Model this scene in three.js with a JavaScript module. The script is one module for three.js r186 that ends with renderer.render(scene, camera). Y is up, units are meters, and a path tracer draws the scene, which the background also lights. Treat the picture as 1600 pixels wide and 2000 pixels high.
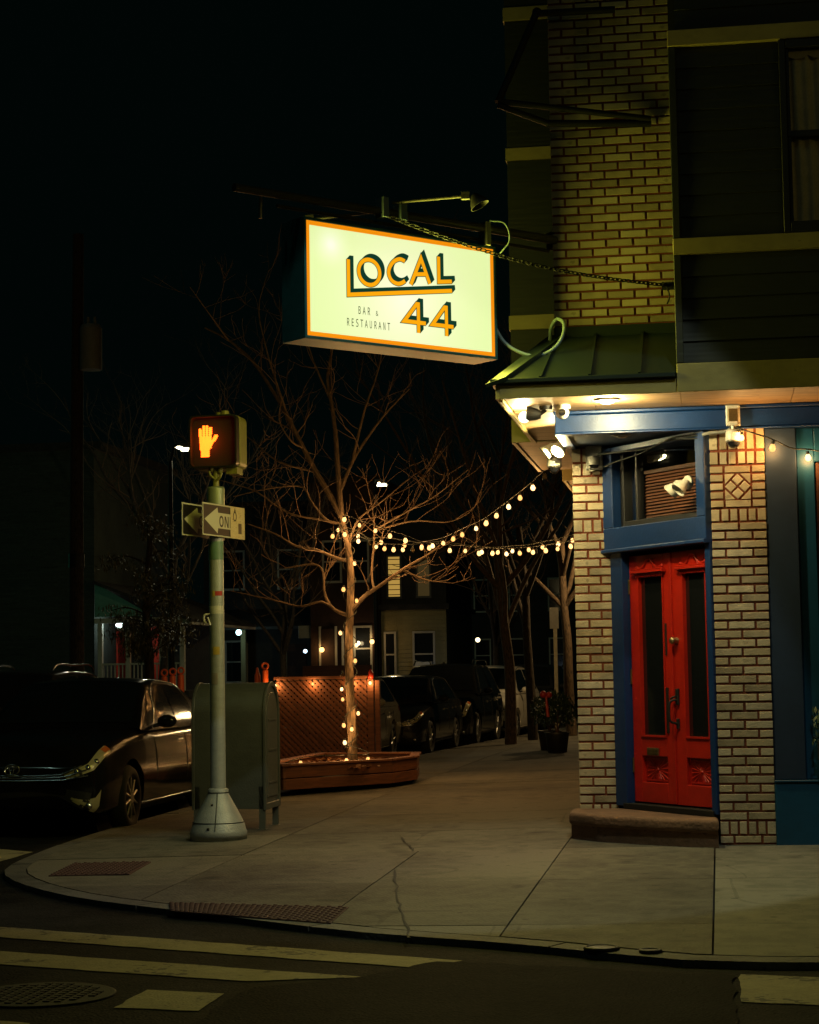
import * as THREE from 'three';
import { mergeGeometries, toCreasedNormals } from 'three/addons/utils/BufferGeometryUtils.js';
import { RectAreaLightUniformsLib } from 'three/addons/lights/RectAreaLightUniformsLib.js';
import { Brush, Evaluator, SUBTRACTION } from 'three-bvh-csg';

// ---------------------------------------------------------------- camera, sky, moon, exposure
const scene = new THREE.Scene();
const camera = new THREE.PerspectiveCamera(29.49, 819 / 1024, 0.1, 600);
camera.position.set(0, 1.5, 0);
camera.rotation.order = 'YXZ';
camera.rotation.set(THREE.MathUtils.degToRad(4.77), THREE.MathUtils.degToRad(8.97), -0.0163);
const renderer = new THREE.WebGLRenderer({ antialias: true });
renderer.setSize(819, 1024);
renderer.toneMapping = THREE.LinearToneMapping;
renderer.toneMappingExposure = 1;
renderer.shadowMap.enabled = true;
RectAreaLightUniformsLib.init();
{ // a clear night sky over a town: almost black, slightly green
  const w = 32, h = 16, d = new Float32Array(w * h * 4);
  for (let j = 0; j < h; j++) for (let i = 0; i < w; i++) d.set([0.0004, 0.0016, 0.0013, 1], (j * w + i) * 4);
  const t = new THREE.DataTexture(d, w, h, THREE.RGBAFormat, THREE.FloatType);
  t.mapping = THREE.EquirectangularReflectionMapping; t.magFilter = THREE.LinearFilter; t.needsUpdate = true;
  scene.background = t; scene.environment = t;
}
const moon = new THREE.DirectionalLight(0xa8d8c4, 0.03);
moon.position.set(-30, 60, 25); moon.castShadow = true; moon.shadow.mapSize.set(2048, 2048);
Object.assign(moon.shadow.camera, { left: -60, right: 40, top: 60, bottom: -60, near: 1, far: 260 });
moon.target.position.set(-4, 0, -30); scene.add(moon, moon.target);

// ---------------------------------------------------------------- helpers
let seed = 7;
const rnd = () => { seed = (seed * 1664525 + 1013904223) >>> 0; return seed / 4294967296; };
const rr = (a, b) => a + (b - a) * rnd();
const V = (x, y, z) => new THREE.Vector3(x, y, z);
const taken = new Map();
const numbered = n => { const k = taken.get(n) || 0; taken.set(n, k + 1); return k ? n + '_' + String(k).padStart(3, '0') : n; };
function tag(o, label, category, group, kind) {
  if (label) o.userData.label = label;
  if (category) o.userData.category = category;
  if (group) o.userData.group = group;
  if (kind) o.userData.kind = kind;
  return o;
}
function thing(name, label, category, pos = [0, 0, 0], turn = 0, group) {
  const o = new THREE.Group(); o.name = numbered(name); o.position.set(...pos); o.rotation.y = turn; scene.add(o);
  return tag(o, label, category, group);
}
const plain = g => { const n = g.index ? g.toNonIndexed() : g; for (const k of Object.keys(n.attributes)) if (!['position', 'normal', 'uv'].includes(k)) n.deleteAttribute(k); if (!n.attributes.uv) n.setAttribute('uv', new THREE.BufferAttribute(new Float32Array(n.attributes.position.count * 2), 2)); n.clearGroups(); return n; };
const merge = l => l.length === 1 ? l[0] : mergeGeometries(l.map(plain));
function metreUV(g, ox = 0, oy = 0) { // uv in metres from the side each face points to
  g = plain(g); const p = g.attributes.position, uv = new Float32Array(p.count * 2), a = V(), b = V(), c = V(), n = V();
  for (let i = 0; i < p.count; i += 3) {
    a.fromBufferAttribute(p, i); b.fromBufferAttribute(p, i + 1); c.fromBufferAttribute(p, i + 2);
    n.copy(b).sub(a).cross(c.clone().sub(a)); const x = Math.abs(n.x), y = Math.abs(n.y), z = Math.abs(n.z);
    [a, b, c].forEach((v, k) => { const q = y >= x && y >= z ? [v.x, v.z] : x >= z ? [v.z, v.y] : [v.x, v.y]; uv[(i + k) * 2] = q[0] + ox; uv[(i + k) * 2 + 1] = q[1] + oy; });
  }
  g.setAttribute('uv', new THREE.BufferAttribute(uv, 2)); return g;
}
function mesh(name, geos, mat, parent = scene, keepUV = false) {
  const frame = parent.owner ? parent : null; if (frame) parent = frame.owner; // a part drawn in its own turned axes
  let g = Array.isArray(geos) ? merge(geos) : geos;
  if (!keepUV && mat.userData.metres) g = metreUV(g, rnd() * 3, rnd() * 3);
  const m = new THREE.Mesh(g, mat); m.castShadow = m.receiveShadow = true;
  m.name = parent === scene ? numbered(name) : name; if (frame) { m.position.set(...frame.at); m.rotation.y = frame.turn; } parent.add(m); return m;
}
const struct = (name, geos, mat, keep) => tag(mesh(name, geos, mat, scene, keep), null, null, null, 'structure');
const box = (x0, x1, y0, y1, z0, z1) => new THREE.BoxGeometry(x1 - x0, y1 - y0, z1 - z0).translate((x0 + x1) / 2, (y0 + y1) / 2, (z0 + z1) / 2);
function bev(x0, x1, y0, y1, z0, z1, b = 0.006) { // box with chamfered front and back edges
  const w = x1 - x0, h = y1 - y0, d = z1 - z0; b = Math.min(b, w / 3, h / 3, d / 3);
  const s = new THREE.Shape([[b - w / 2, b - h / 2], [w / 2 - b, b - h / 2], [w / 2 - b, h / 2 - b], [b - w / 2, h / 2 - b]].map(p => new THREE.Vector2(...p)));
  return new THREE.ExtrudeGeometry(s, { depth: d - 2 * b, bevelEnabled: true, bevelThickness: b, bevelSize: b, bevelSegments: 1, curveSegments: 1 }).translate((x0 + x1) / 2, (y0 + y1) / 2, z0 + b);
}
const cyl = (r0, r1, h, x, y, z, n = 20) => new THREE.CylinderGeometry(r0, r1, h, n).translate(x, y, z);
function rod(a, b, r, r2 = r, n = 8) { const A = V(...a), B = V(...b), d = B.clone().sub(A); const g = new THREE.CylinderGeometry(r2, r, d.length(), n); g.applyQuaternion(new THREE.Quaternion().setFromUnitVectors(V(0, 1, 0), d.clone().normalize())); const m = A.add(B).multiplyScalar(0.5); return g.translate(m.x, m.y, m.z); }
const pipe = (pts, r, n = 6, seg) => new THREE.TubeGeometry(new THREE.CatmullRomCurve3(pts.map(p => V(...p))), seg || pts.length * 5, r, n);
const lathe = (pts, n = 32) => new THREE.LatheGeometry(pts.map(p => new THREE.Vector2(...p)), n);
const ball = (r, x, y, z, n = 14) => new THREE.SphereGeometry(r, n, n - 4).translate(x, y, z);
function poly(pts, h, depth = 0, holes) { // polygon in x,y extruded in z
  const s = new THREE.Shape(pts.map(p => new THREE.Vector2(...p))); if (holes) for (const q of holes) s.holes.push(new THREE.Path(q.map(p => new THREE.Vector2(...p))));
  return depth ? new THREE.ExtrudeGeometry(s, { depth, bevelEnabled: false, curveSegments: 4 }).translate(0, 0, h) : new THREE.ShapeGeometry(s).translate(0, 0, h);
}
function quad(a, b, c, d) { const g = new THREE.BufferGeometry(); g.setAttribute('position', new THREE.Float32BufferAttribute([...a, ...b, ...c, ...a, ...c, ...d], 3)); g.setAttribute('uv', new THREE.Float32BufferAttribute([0, 0, 1, 0, 1, 1, 0, 0, 1, 1, 0, 1], 2)); g.computeVertexNormals(); return g; }
function slab(a, b, c, d, t) { // quad with thickness t against its normal
  const n = V(...b).sub(V(...a)).cross(V(...d).sub(V(...a))).normalize().multiplyScalar(-t); const s = p => [p[0] + n.x, p[1] + n.y, p[2] + n.z];
  const [A, B, C, D] = [a, b, c, d].map(s); return merge([quad(a, b, c, d), quad(D, C, B, A), quad(b, a, A, B), quad(c, b, B, C), quad(d, c, C, D), quad(a, d, D, A)]);
}

// ---------------------------------------------------------------- procedural textures
function noiser(s, size = 64) {
  let k = s; const r = () => { k = (k * 1103515245 + 12345) & 0x7fffffff; return k / 0x7fffffff; };
  const t = new Float32Array(size * size).map(r);
  return (x, y, per) => { const p = Math.min(per, size); const X = Math.floor(x), Y = Math.floor(y), fx = x - X, fy = y - Y, sx = fx * fx * (3 - 2 * fx), sy = fy * fy * (3 - 2 * fy); const g = (i, j) => t[(((j % p) + p) % p) * size + (((i % p) + p) % p)]; return (g(X, Y) * (1 - sx) + g(X + 1, Y) * sx) * (1 - sy) + (g(X, Y + 1) * (1 - sx) + g(X + 1, Y + 1) * sx) * sy; };
}
function texture(n, fn, metres, srgb = true) { // fn(u, v in 0..1) -> linear colour or number
  const d = new Uint8Array(n * n * 4);
  for (let j = 0; j < n; j++) for (let i = 0; i < n; i++) { let c = fn(i / n, j / n); if (typeof c === 'number') c = [c, c, c]; for (let k = 0; k < 3; k++) { let v = Math.min(1, Math.max(0, c[k])); if (srgb) v = v <= 0.0031308 ? v * 12.92 : 1.055 * v ** (1 / 2.4) - 0.055; d[(j * n + i) * 4 + k] = v * 255; } d[(j * n + i) * 4 + 3] = 255; }
  const t = new THREE.DataTexture(d, n, n); t.wrapS = t.wrapT = THREE.RepeatWrapping; t.magFilter = t.minFilter = THREE.LinearFilter; if (srgb) t.colorSpace = THREE.SRGBColorSpace; t.repeat.set(1 / metres, 1 / metres); t.needsUpdate = true; return t;
}
const N1 = noiser(11), N2 = noiser(37), N3 = noiser(91);
const fbm = (u, v, f = 4) => 0.5 * N1(u * f, v * f, f) + 0.28 * N2(u * f * 2, v * f * 2, f * 2) + 0.15 * N3(u * f * 4, v * f * 4, f * 4) + 0.07 * N1(u * 64, v * 64, 64);
const grainT = texture(256, (u, v) => 0.72 + 0.28 * fbm(u, v, 8) + 0.18 * (N3(u * 64, v * 64, 64) - 0.5), 0.5);
const grainB = texture(256, (u, v) => 0.4 * fbm(u, v, 16) + 0.6 * N2(u * 64, v * 64, 64), 0.5, false);
const stainT = texture(512, (u, v) => { const a = fbm(u, v, 4), b = fbm(v, u, 8), s = N2(u * 64, v * 64, 64); return 0.62 + 0.62 * (a - 0.5) + 0.35 * (b - 0.5) + 0.22 * (s - 0.5) - (a > 0.6 ? 0.12 : 0) - (s > 0.93 ? 0.25 : 0); }, 4.3);
const gum = Array.from({ length: 150 }, (_, i) => { const h = k => { const v = Math.sin(i * 127.1 + k * 311.7) * 43758.5453; return v - Math.floor(v); }; return [h(1), h(2), 0.0018 + 0.0035 * h(3) ** 2, h(4)]; });
const concT = texture(1024, (u, v) => { const a = fbm(u, v, 4), b = fbm(v, u, 16), s = N2(u * 64, v * 64, 64), g = N3(u * 64 + 13 * N1(u * 64, v * 64, 64), v * 64, 64), e = N1(u * 6, v * 6, 6); let c = 0.78 + 1.25 * (a - 0.5) + 0.5 * (b - 0.5) + 0.3 * (s - 0.5) + 0.22 * (g - 0.5); if (b > 0.6) c -= (b - 0.6) * 2; if (g > 0.94) c -= 0.28; if (g < 0.05) c += 0.2; if (Math.abs(e - 0.5) < 0.006 && a > 0.45) c -= 0.25; for (const [x, y, r, k] of gum) { const d = Math.hypot(Math.min(Math.abs(u - x), 1 - Math.abs(u - x)), Math.min(Math.abs(v - y), 1 - Math.abs(v - y))); if (d < r) c *= k > 0.3 ? 0.45 : 1.35; } return c; }, 5.1);
const concB = texture(256, (u, v) => 0.6 * N2(u * 64, v * 64, 64) + 0.4 * fbm(u, v, 8), 0.8, false);
const asphT = texture(512, (u, v) => { const s = N3(u * 64, v * 64, 64), t = N1(u * 64 + 0.5, v * 64, 64), a = fbm(u, v, 4); const w = N2(u * 64, v * 64 + 0.3, 64); return Math.max(0.12, 0.55 + 1.1 * (a - 0.5) + 0.9 * (s - 0.5) * t + (t > 0.9 ? 0.5 : 0) - (w > 0.85 ? 0.25 : 0)); }, 1.3);
const asphB = texture(256, (u, v) => 0.5 * N3(u * 64, v * 64, 64) + 0.5 * N1(u * 64, v * 64 + 0.5, 64), 0.6, false);
const woodT = texture(256, (u, v) => { const g = N1(u * 4 + 2 * N2(u * 3, v * 3, 3), v * 48, 64), k = fbm(u, v, 4); return 0.7 + 0.45 * (g - 0.5) + 0.35 * (k - 0.5); }, 0.9);
const woodB = texture(256, (u, v) => N1(u * 4, v * 48, 64), 0.9, false);
const barkT = texture(256, (u, v) => 0.55 + 0.7 * (N1(u * 32, v * 8, 32) - 0.5) + 0.4 * (fbm(u, v, 8) - 0.5), 0.5);
const paintT = texture(512, (u, v) => { const a = fbm(u, v, 4), s = N3(u * 32, v * 64, 64), w = fbm(v, u, 16); return 0.85 + 0.3 * (a - 0.5) + 0.12 * (w - 0.5) + 0.12 * (s - 0.5) - (s > 0.965 && a > 0.5 ? 0.3 : 0); }, 1.7);
const roadPaintT = texture(512, (u, v) => { const a = fbm(u, v, 8), s = N3(u * 64, v * 64, 64); return a + 0.5 * s < 0.5 ? 0.22 : 0.75 + 0.4 * (a - 0.5) + 0.2 * (s - 0.5); }, 1.6);
const C = (r, g, b) => new THREE.Color().setRGB(r, g, b);
function mat(c, o = {}) {
  const { tex, bump, bs = 0.002, ...rest } = o; const m = new THREE.MeshPhysicalMaterial({ color: C(...c), roughness: 0.8, ...rest });
  if (tex) { m.map = tex; m.userData.metres = true; } if (bump) { m.bumpMap = bump; m.bumpScale = bs; m.userData.metres = true; } return m;
}
const M = {
  asphalt: mat([0.02, 0.02, 0.017], { specularIntensity: 0.12, tex: asphT, bump: asphB, bs: 0.006, roughness: 0.85 }),
  patch: mat([0.012, 0.012, 0.011], { specularIntensity: 0.12, tex: asphT, bump: asphB, bs: 0.008, roughness: 0.9 }),
  roadPaint: mat([0.3, 0.265, 0.14], { tex: roadPaintT, bump: asphB, bs: 0.004 }),
  joint: mat([0.05, 0.045, 0.04], { roughness: 1 }),
  kerb: mat([0.11, 0.105, 0.09], { tex: concT, bump: concB, bs: 0.004 }),
  tactile: mat([0.075, 0.03, 0.024], { tex: grainT, bump: grainB, bs: 0.002 }),
  mortar: mat([0.17, 0.042, 0.016], { tex: grainT, bump: grainB, bs: 0.004, roughness: 1 }),
  blue: mat([0.004, 0.032, 0.125], { tex: paintT, roughness: 0.42, bump: grainB, bs: 0.0008 }),
  navy: mat([0.012, 0.026, 0.055], { tex: paintT, roughness: 0.5 }),
  teal: mat([0.005, 0.058, 0.12], { tex: paintT, roughness: 0.4 }),
  red: mat([0.46, 0.015, 0.005], { tex: paintT, roughness: 0.38, bump: grainB, bs: 0.0007 }),
  tan: mat([0.42, 0.34, 0.12], { tex: paintT, roughness: 0.6, bump: grainB, bs: 0.001 }),
  siding: mat([0.022, 0.024, 0.015], { tex: paintT, roughness: 0.65, bump: woodB, bs: 0.002 }),
  roofMetal: mat([0.018, 0.03, 0.026], { tex: paintT, roughness: 0.45, metalness: 0.3 }),
  soffit: mat([0.48, 0.3, 0.13], { tex: woodT, bump: woodB, bs: 0.001, roughness: 0.6 }),
  glass: mat([0.008, 0.009, 0.009], { roughness: 0.06, clearcoat: 1, clearcoatRoughness: 0.05 }),
  pane: new THREE.MeshPhysicalMaterial({ color: C(0.92, 0.95, 0.93), roughness: 0.03, transmission: 1, thickness: 0, ior: 1.5 }),
  curtain: mat([0.7, 0.55, 0.33], { roughness: 1, tex: grainT }),
  black: mat([0.012, 0.012, 0.012], { roughness: 0.5 }),
  iron: mat([0.025, 0.024, 0.022], { roughness: 0.6, metalness: 0.6, tex: grainT }),
  beam: mat([0.1, 0.09, 0.065], { roughness: 0.6, metalness: 0.5, tex: grainT, bump: grainB, bs: 0.002 }),
  steel: mat([0.35, 0.34, 0.31], { roughness: 0.4, metalness: 0.9, tex: grainT }),
  brass: mat([0.35, 0.26, 0.12], { roughness: 0.35, metalness: 0.9, tex: grainT }),
  whitePlastic: mat([0.62, 0.58, 0.48], { roughness: 0.45, tex: grainT }),
  greyPlastic: mat([0.25, 0.24, 0.21], { roughness: 0.5, tex: grainT }),
  lensDark: mat([0.01, 0.01, 0.012], { roughness: 0.05, clearcoat: 1 }),
  signCase: mat([0.04, 0.2, 0.2], { tex: paintT, roughness: 0.4 }),
  conduit: mat([0.2, 0.27, 0.29], { roughness: 0.45 }),
  stone: mat([0.24, 0.13, 0.075], { tex: stainT, bump: concB, bs: 0.006, roughness: 0.85 }),
  pole: mat([0.37, 0.38, 0.36], { tex: paintT, roughness: 0.5, metalness: 0.2, bump: grainB, bs: 0.002 }),
  signalYellow: mat([0.22, 0.19, 0.04], { roughness: 0.45, tex: grainT }),
  visor: mat([0.012, 0.01, 0.006], { roughness: 0.4 }),
  mailGreen: mat([0.075, 0.08, 0.07], { tex: paintT, roughness: 0.45, bump: grainB, bs: 0.0015 }),
  cedar: mat([0.2, 0.062, 0.022], { tex: woodT, bump: woodB, bs: 0.002, roughness: 0.7 }),
  cedarDark: mat([0.12, 0.036, 0.014], { tex: woodT, bump: woodB, bs: 0.002, roughness: 0.7 }),
  bark: mat([0.15, 0.095, 0.052], { tex: barkT, bump: barkT, bs: 0.006, roughness: 0.9 }),
  twig: mat([0.1, 0.06, 0.035], { roughness: 0.9 }),
  darkBark: mat([0.07, 0.05, 0.035], { tex: barkT, bump: barkT, bs: 0.006, roughness: 0.95 }),
  mulch: mat([0.07, 0.03, 0.012], { tex: grainT, bump: grainB, bs: 0.02, roughness: 1 }),
  leaf: mat([0.03, 0.055, 0.02], { roughness: 0.55 }),
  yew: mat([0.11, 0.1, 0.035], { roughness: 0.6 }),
  dryLeaf: mat([0.16, 0.06, 0.02], { roughness: 0.7 }),
  redPaint: mat([0.5, 0.035, 0.015], { roughness: 0.4, tex: grainT }),
  orange: mat([0.7, 0.11, 0.02], { roughness: 0.45 }),
  cord: mat([0.012, 0.014, 0.011], { roughness: 0.85 }),
  rubber: mat([0.012, 0.012, 0.012], { roughness: 0.85, tex: grainT }),
  rim: mat([0.45, 0.44, 0.42], { roughness: 0.3, metalness: 0.9 }),
  chrome: mat([0.6, 0.6, 0.6], { roughness: 0.15, metalness: 1 }),
  lampLens: mat([0.4, 0.36, 0.2], { roughness: 0.3, clearcoat: 1, metalness: 0.2 }),
  amber: mat([0.5, 0.13, 0.03], { roughness: 0.15, clearcoat: 1 }),
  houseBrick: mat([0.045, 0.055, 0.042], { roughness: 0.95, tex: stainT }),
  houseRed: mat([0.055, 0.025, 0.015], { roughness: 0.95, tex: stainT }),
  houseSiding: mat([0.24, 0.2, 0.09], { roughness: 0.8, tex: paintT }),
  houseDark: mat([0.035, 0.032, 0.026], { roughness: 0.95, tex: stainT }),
  trim: mat([0.4, 0.37, 0.3], { roughness: 0.6, tex: paintT }),
  shingle: mat([0.04, 0.035, 0.03], { roughness: 1, tex: asphT }),
};
const glow = (r, g, b) => new THREE.MeshStandardMaterial({ color: C(0.05, 0.05, 0.05), emissive: C(r, g, b), emissiveIntensity: 1, roughness: 0.4 });
const bulbGlow = glow(2.6, 1.3, 0.42), coolGlow = glow(3, 3.2, 2.4);
function light(x, y, z, cd, c, size = 1, parent = scene) { const l = new THREE.PointLight(C(...c), cd, 0, 2); l.position.set(x, y, z); l.castShadow = true; l.shadow.radius = size; parent.add(l); return l; }
const AMBER = [1, 0.52, 0.16], WARM = [1, 0.84, 0.4];

// ---------------------------------------------------------------- ground, kerb, pavement
struct('road', new THREE.PlaneGeometry(260, 260).rotateX(-Math.PI / 2).translate(-10, 0, -95), M.asphalt);
const kerbCorners = [[9, -10.02], [0.45, -10.05], [-0.12, -10.06], [-1.17, -10.66], [-2.09, -11.1], [-3.22, -11.92], [-4.32, -12.76], [-5.05, -13.65], [-5.5, -14.5], [-5.74, -15.7], [-5.88, -18], [-5.66, -24], [-5.4, -31], [-5.02, -38], [-4.4, -46], [-3.9, -62]];
const kerbLine = (() => { const c = new THREE.CatmullRomCurve3(kerbCorners.map(p => V(p[0], 0, p[1])), false, 'centripetal'), n = Math.round(c.getLength() / 0.42); return Array.from({ length: n + 1 }, (_, i) => { const p = c.getPointAt(i / n); return [p.x, p.z]; }); })();
const inset = (line, d) => line.map((p, i) => { const a = line[Math.max(0, i - 1)], b = line[Math.min(line.length - 1, i + 1)]; const dx = b[0] - a[0], dz = b[1] - a[1], l = Math.hypot(dx, dz); return [p[0] - dz / l * d, p[1] + dx / l * d]; });
function kerbDist(x, z) { let best = 99; for (let i = 1; i < kerbLine.length; i++) { const [ax, az] = kerbLine[i - 1], [bx, bz] = kerbLine[i]; const t = Math.max(0, Math.min(1, ((x - ax) * (bx - ax) + (z - az) * (bz - az)) / ((bx - ax) ** 2 + (bz - az) ** 2))); best = Math.min(best, Math.hypot(x - ax - t * (bx - ax), z - az - t * (bz - az))); } return best; }
const hs = (x, z) => 0.04 + 0.023 * Math.min(5.2, kerbDist(x, z)) + (z < -16 ? Math.min(0.05, (-16 - z) * 0.01) : 0);
function ground(pts, up, drop = 0) { // polygon on the pavement following its fall
  const s = new THREE.Shape(pts.map(p => new THREE.Vector2(p[0], -p[1]))); const g = new THREE.ShapeGeometry(s); const p = g.attributes.position;
  for (let i = 0; i < p.count; i++) { const x = p.getX(i), z = -p.getY(i); p.setXYZ(i, x, hs(x, z) + up, z); }
  g.computeVertexNormals(); const list = [g];
  if (drop) for (let i = 0; i < pts.length; i++) { const a = pts[i], b = pts[(i + 1) % pts.length], ha = hs(...a) + up, hb = hs(...b) + up; list.push(quad([a[0], ha - drop, a[1]], [b[0], hb - drop, b[1]], [b[0], hb, b[1]], [a[0], ha, a[1]])); }
  return merge(list);
}
const walkEdge = inset(kerbLine, 0.17);
const sidewalk = struct('sidewalk', ground([...walkEdge, [9, -62]], -0.016), M.joint);
const slabMats = [[0.13, 0.117, 0.088], [0.112, 0.1, 0.075], [0.14, 0.128, 0.098], [0.1, 0.09, 0.068]].map(c => mat(c, { tex: concT, bump: concB, bs: 0.006, roughness: 0.85 }));
const newSlab = mat([0.165, 0.157, 0.125], { tex: concT, bump: concB, bs: 0.003, roughness: 0.85 });
const cut = (pts, ax, v, keepMore) => { const out = []; for (let i = 0; i < pts.length; i++) { const a = pts[i], b = pts[(i + 1) % pts.length], ia = keepMore ? a[ax] >= v : a[ax] <= v, ib = keepMore ? b[ax] >= v : b[ax] <= v; if (ia) out.push(a); if (ia !== ib) { const t = (v - a[ax]) / (b[ax] - a[ax]); out.push([a[0] + t * (b[0] - a[0]), a[1] + t * (b[1] - a[1])]); } } return out; };
{
  const xs = [-6.2, -3.82, -2.39, -1.25, -0.08, 1.5, 3.2, 5, 9], zs = [-9.5, -11.3, -13.35, -15.33, -17.1, -19, -21.4, -24, -27, -30.5, -34, -38, -43, -50, -62];
  for (let i = 0; i + 1 < xs.length; i++) for (let j = 0; j + 1 < zs.length; j++) {
    if (xs[i] >= -1.25 && zs[j] < -17) continue; // under the building
    if (xs[i] === -2.39 && zs[j] < -15) continue;
    const x1 = xs[i] === -3.82 && zs[j] < -15 ? -1.25 : xs[i + 1];
    let p = [...walkEdge, [9, -62]]; const e = 0.006;
    p = cut(p, 0, xs[i] + e, true); p = cut(p, 0, x1 - e, false); p = cut(p, 1, zs[j] - e, false); p = cut(p, 1, zs[j + 1] + e, true);
    if (p.length < 3) continue;
    mesh('paving_slab', ground(p, rr(-0.002, 0.002), 0.014), xs[i] >= -0.1 ? newSlab : slabMats[Math.floor(rnd() * 4)], sidewalk);
  }
  // cracks and the round utility repair near the door
  const crack = (pts, w) => { const l = pts.map((p, i) => [p[0] + rr(-0.012, 0.012), p[1], w * rr(0.25, 0.9)]); return ground([...l.map(p => [p[0] - p[2], p[1]]), ...l.reverse().map(p => [p[0] + p[2], p[1]])], 0.004); };
  const fine = (a, b, n) => Array.from({ length: n + 1 }, (_, k) => [a[0] + (b[0] - a[0]) * k / n, a[1] + (b[1] - a[1]) * k / n]);
  mesh('crack', crack([...fine([-2.37, -14.05], [-2.05, -12.3], 9), ...fine([-2.03, -12.2], [-1.74, -10.8], 8)], 0.011), M.joint, sidewalk);
  mesh('crack', crack(fine([-2.72, -16.5], [-2.42, -15.3], 7), 0.01), M.joint, sidewalk);
}
{ // kerb stones

  const o = struct('kerb', ground([...inset(kerbLine, 0.03), ...inset(kerbLine, 0.14).reverse()], -0.03, 0.1), M.joint); const inner = inset(kerbLine, 0.16);
  for (let i = 0; i + 4 < kerbLine.length; i += 4) { const mid = (l, k, t) => [l[k][0] + (l[k + 1][0] - l[k][0]) * t, l[k][1] + (l[k + 1][1] - l[k][1]) * t], side = l => [mid(l, i, 0.015), l[i + 1], l[i + 2], l[i + 3], mid(l, i + 3, 0.985)]; mesh('kerb_stone', ground([...side(kerbLine), ...side(inner).reverse()], rr(-0.005, 0.003), 0.12), M.kerb, o); }
}
// tactile ramps: plates with domes
for (const [pts, nx, nz, label] of [[[[-3.575, -12.38], [-2.33, -12.08], [-2.31, -11.4], [-3.45, -11.98]], 34, 16, 'worn red dimpled tactile plate at the kerb by the crosswalk'], [[[-5.08, -14.92], [-4.45, -14.91], [-4.36, -14.05], [-4.98, -14.04]], 16, 22, 'worn red dimpled tactile plate near the foot of signal pole']]) {
  const o = thing('tactile_plate', label, 'tactile paving', [0, 0, 0], 0, 'tactile plates on the corner ramps');
  mesh('plate', ground(pts, 0.006, 0.01), M.tactile, o);
  const d = []; for (let i = 0; i < nx; i++) for (let j = 0; j < nz; j++) { const u = (i + 0.5) / nx, v = (j + 0.5) / nz, f = k => (pts[0][k] * (1 - u) + pts[1][k] * u) * (1 - v) + (pts[3][k] * (1 - u) + pts[2][k] * u) * v; if ((i + j) % 2) continue; d.push(new THREE.CylinderGeometry(0.012, 0.019, 0.01, 8).translate(f(0), hs(f(0), f(1)) + 0.009, f(1))); }
  tag(mesh('dome_field', d, M.tactile, o), null, null, null, 'stuff');
}
// paint and patches on the road
const flat = (pts, y) => new THREE.ShapeGeometry(new THREE.Shape(pts.map(p => new THREE.Vector2(p[0], -p[1])))).rotateX(-Math.PI / 2).translate(0, y, 0);
const ragged = (pts, a) => { const out = []; pts.forEach((p, i) => { const q = pts[(i + 1) % pts.length], n = Math.ceil(Math.hypot(p[0] - q[0], p[1] - q[1]) / 0.12); for (let k = 0; k < n; k++) out.push([p[0] + (q[0] - p[0]) * k / n + rr(-a, a), p[1] + (q[1] - p[1]) * k / n + rr(-a, a)]); }); return out; };
struct('asphalt_patch', flat(ragged([[-1.5, -10.2], [-1.8, -9.66], [-2.28, -9.28], [-2.3, -8.9], [-2.3, -7], [0.02, -7], [0.03, -9.79]], 0.02), 0.009), M.patch);
for (const p of [[[-7.2, -12.7], [-4.39, -11.5], [-1.38, -10.24], [-1.53, -9.97], [-4.21, -11.04], [-7, -12.1]], [[-6.8, -11.5], [-3.99, -10.47], [-1.78, -9.67], [-2.36, -9.51], [-3.82, -10], [-6.7, -11]], [[-2.78, -9.22], [-2.37, -9.14], [-2.37, -8.66], [-2.78, -8.72]], [[0.05, -9.85], [3, -9.2], [3, -8.4], [0.05, -9.05]], [[-9, -18.6], [-5.99, -16.48], [-5.96, -15.61], [-9, -17.6]], [[-4.6, -8.75], [-3.03, -8.31], [-3, -7.9], [-4.6, -8.3]]])
  struct('crosswalk_bar', flat(ragged(p, 0.008), 0.005), M.roadPaint);
struct('far_pavement', [box(-18.5, -14.2, 0, 0.14, -130, -20)], M.kerb);
for (const [x, z, r, label] of [[-0.66, -10.43, 0.085, 'small round iron cover set in the pavement near the kerb'], [-0.4, -10.33, 0.05, 'tiny round iron lid beside the larger pavement cover']]) { const o = thing('utility_cover', label, 'cover', [x, hs(x, z) + 0.004, z]); mesh('ring', new THREE.TorusGeometry(r, 0.012, 8, 28).rotateX(Math.PI / 2), M.iron, o); mesh('lid', cyl(r, r, 0.01, 0, 0, 0, 28), M.iron, o); }
{ const o = thing('manhole_cover', 'large dark iron manhole cover in the road by crosswalk', 'manhole', [-3.25, 0.006, -9.05]); mesh('frame', new THREE.TorusGeometry(0.34, 0.02, 6, 40).rotateX(Math.PI / 2).scale(1, 0.2, 1), M.rubber, o); mesh('lid', cyl(0.33, 0.33, 0.008, 0, 0, 0, 40), M.rubber, o); const st = []; for (let i = -5; i <= 5; i++) for (let j = -5; j <= 5; j++) if (i * i + j * j < 27) st.push(box(i * 0.055 - 0.016, i * 0.055 + 0.016, 0.004, 0.01, j * 0.055 - 0.016, j * 0.055 + 0.016)); tag(mesh('stud_field', st, M.rubber, o), null, null, null, 'stuff'); }

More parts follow.
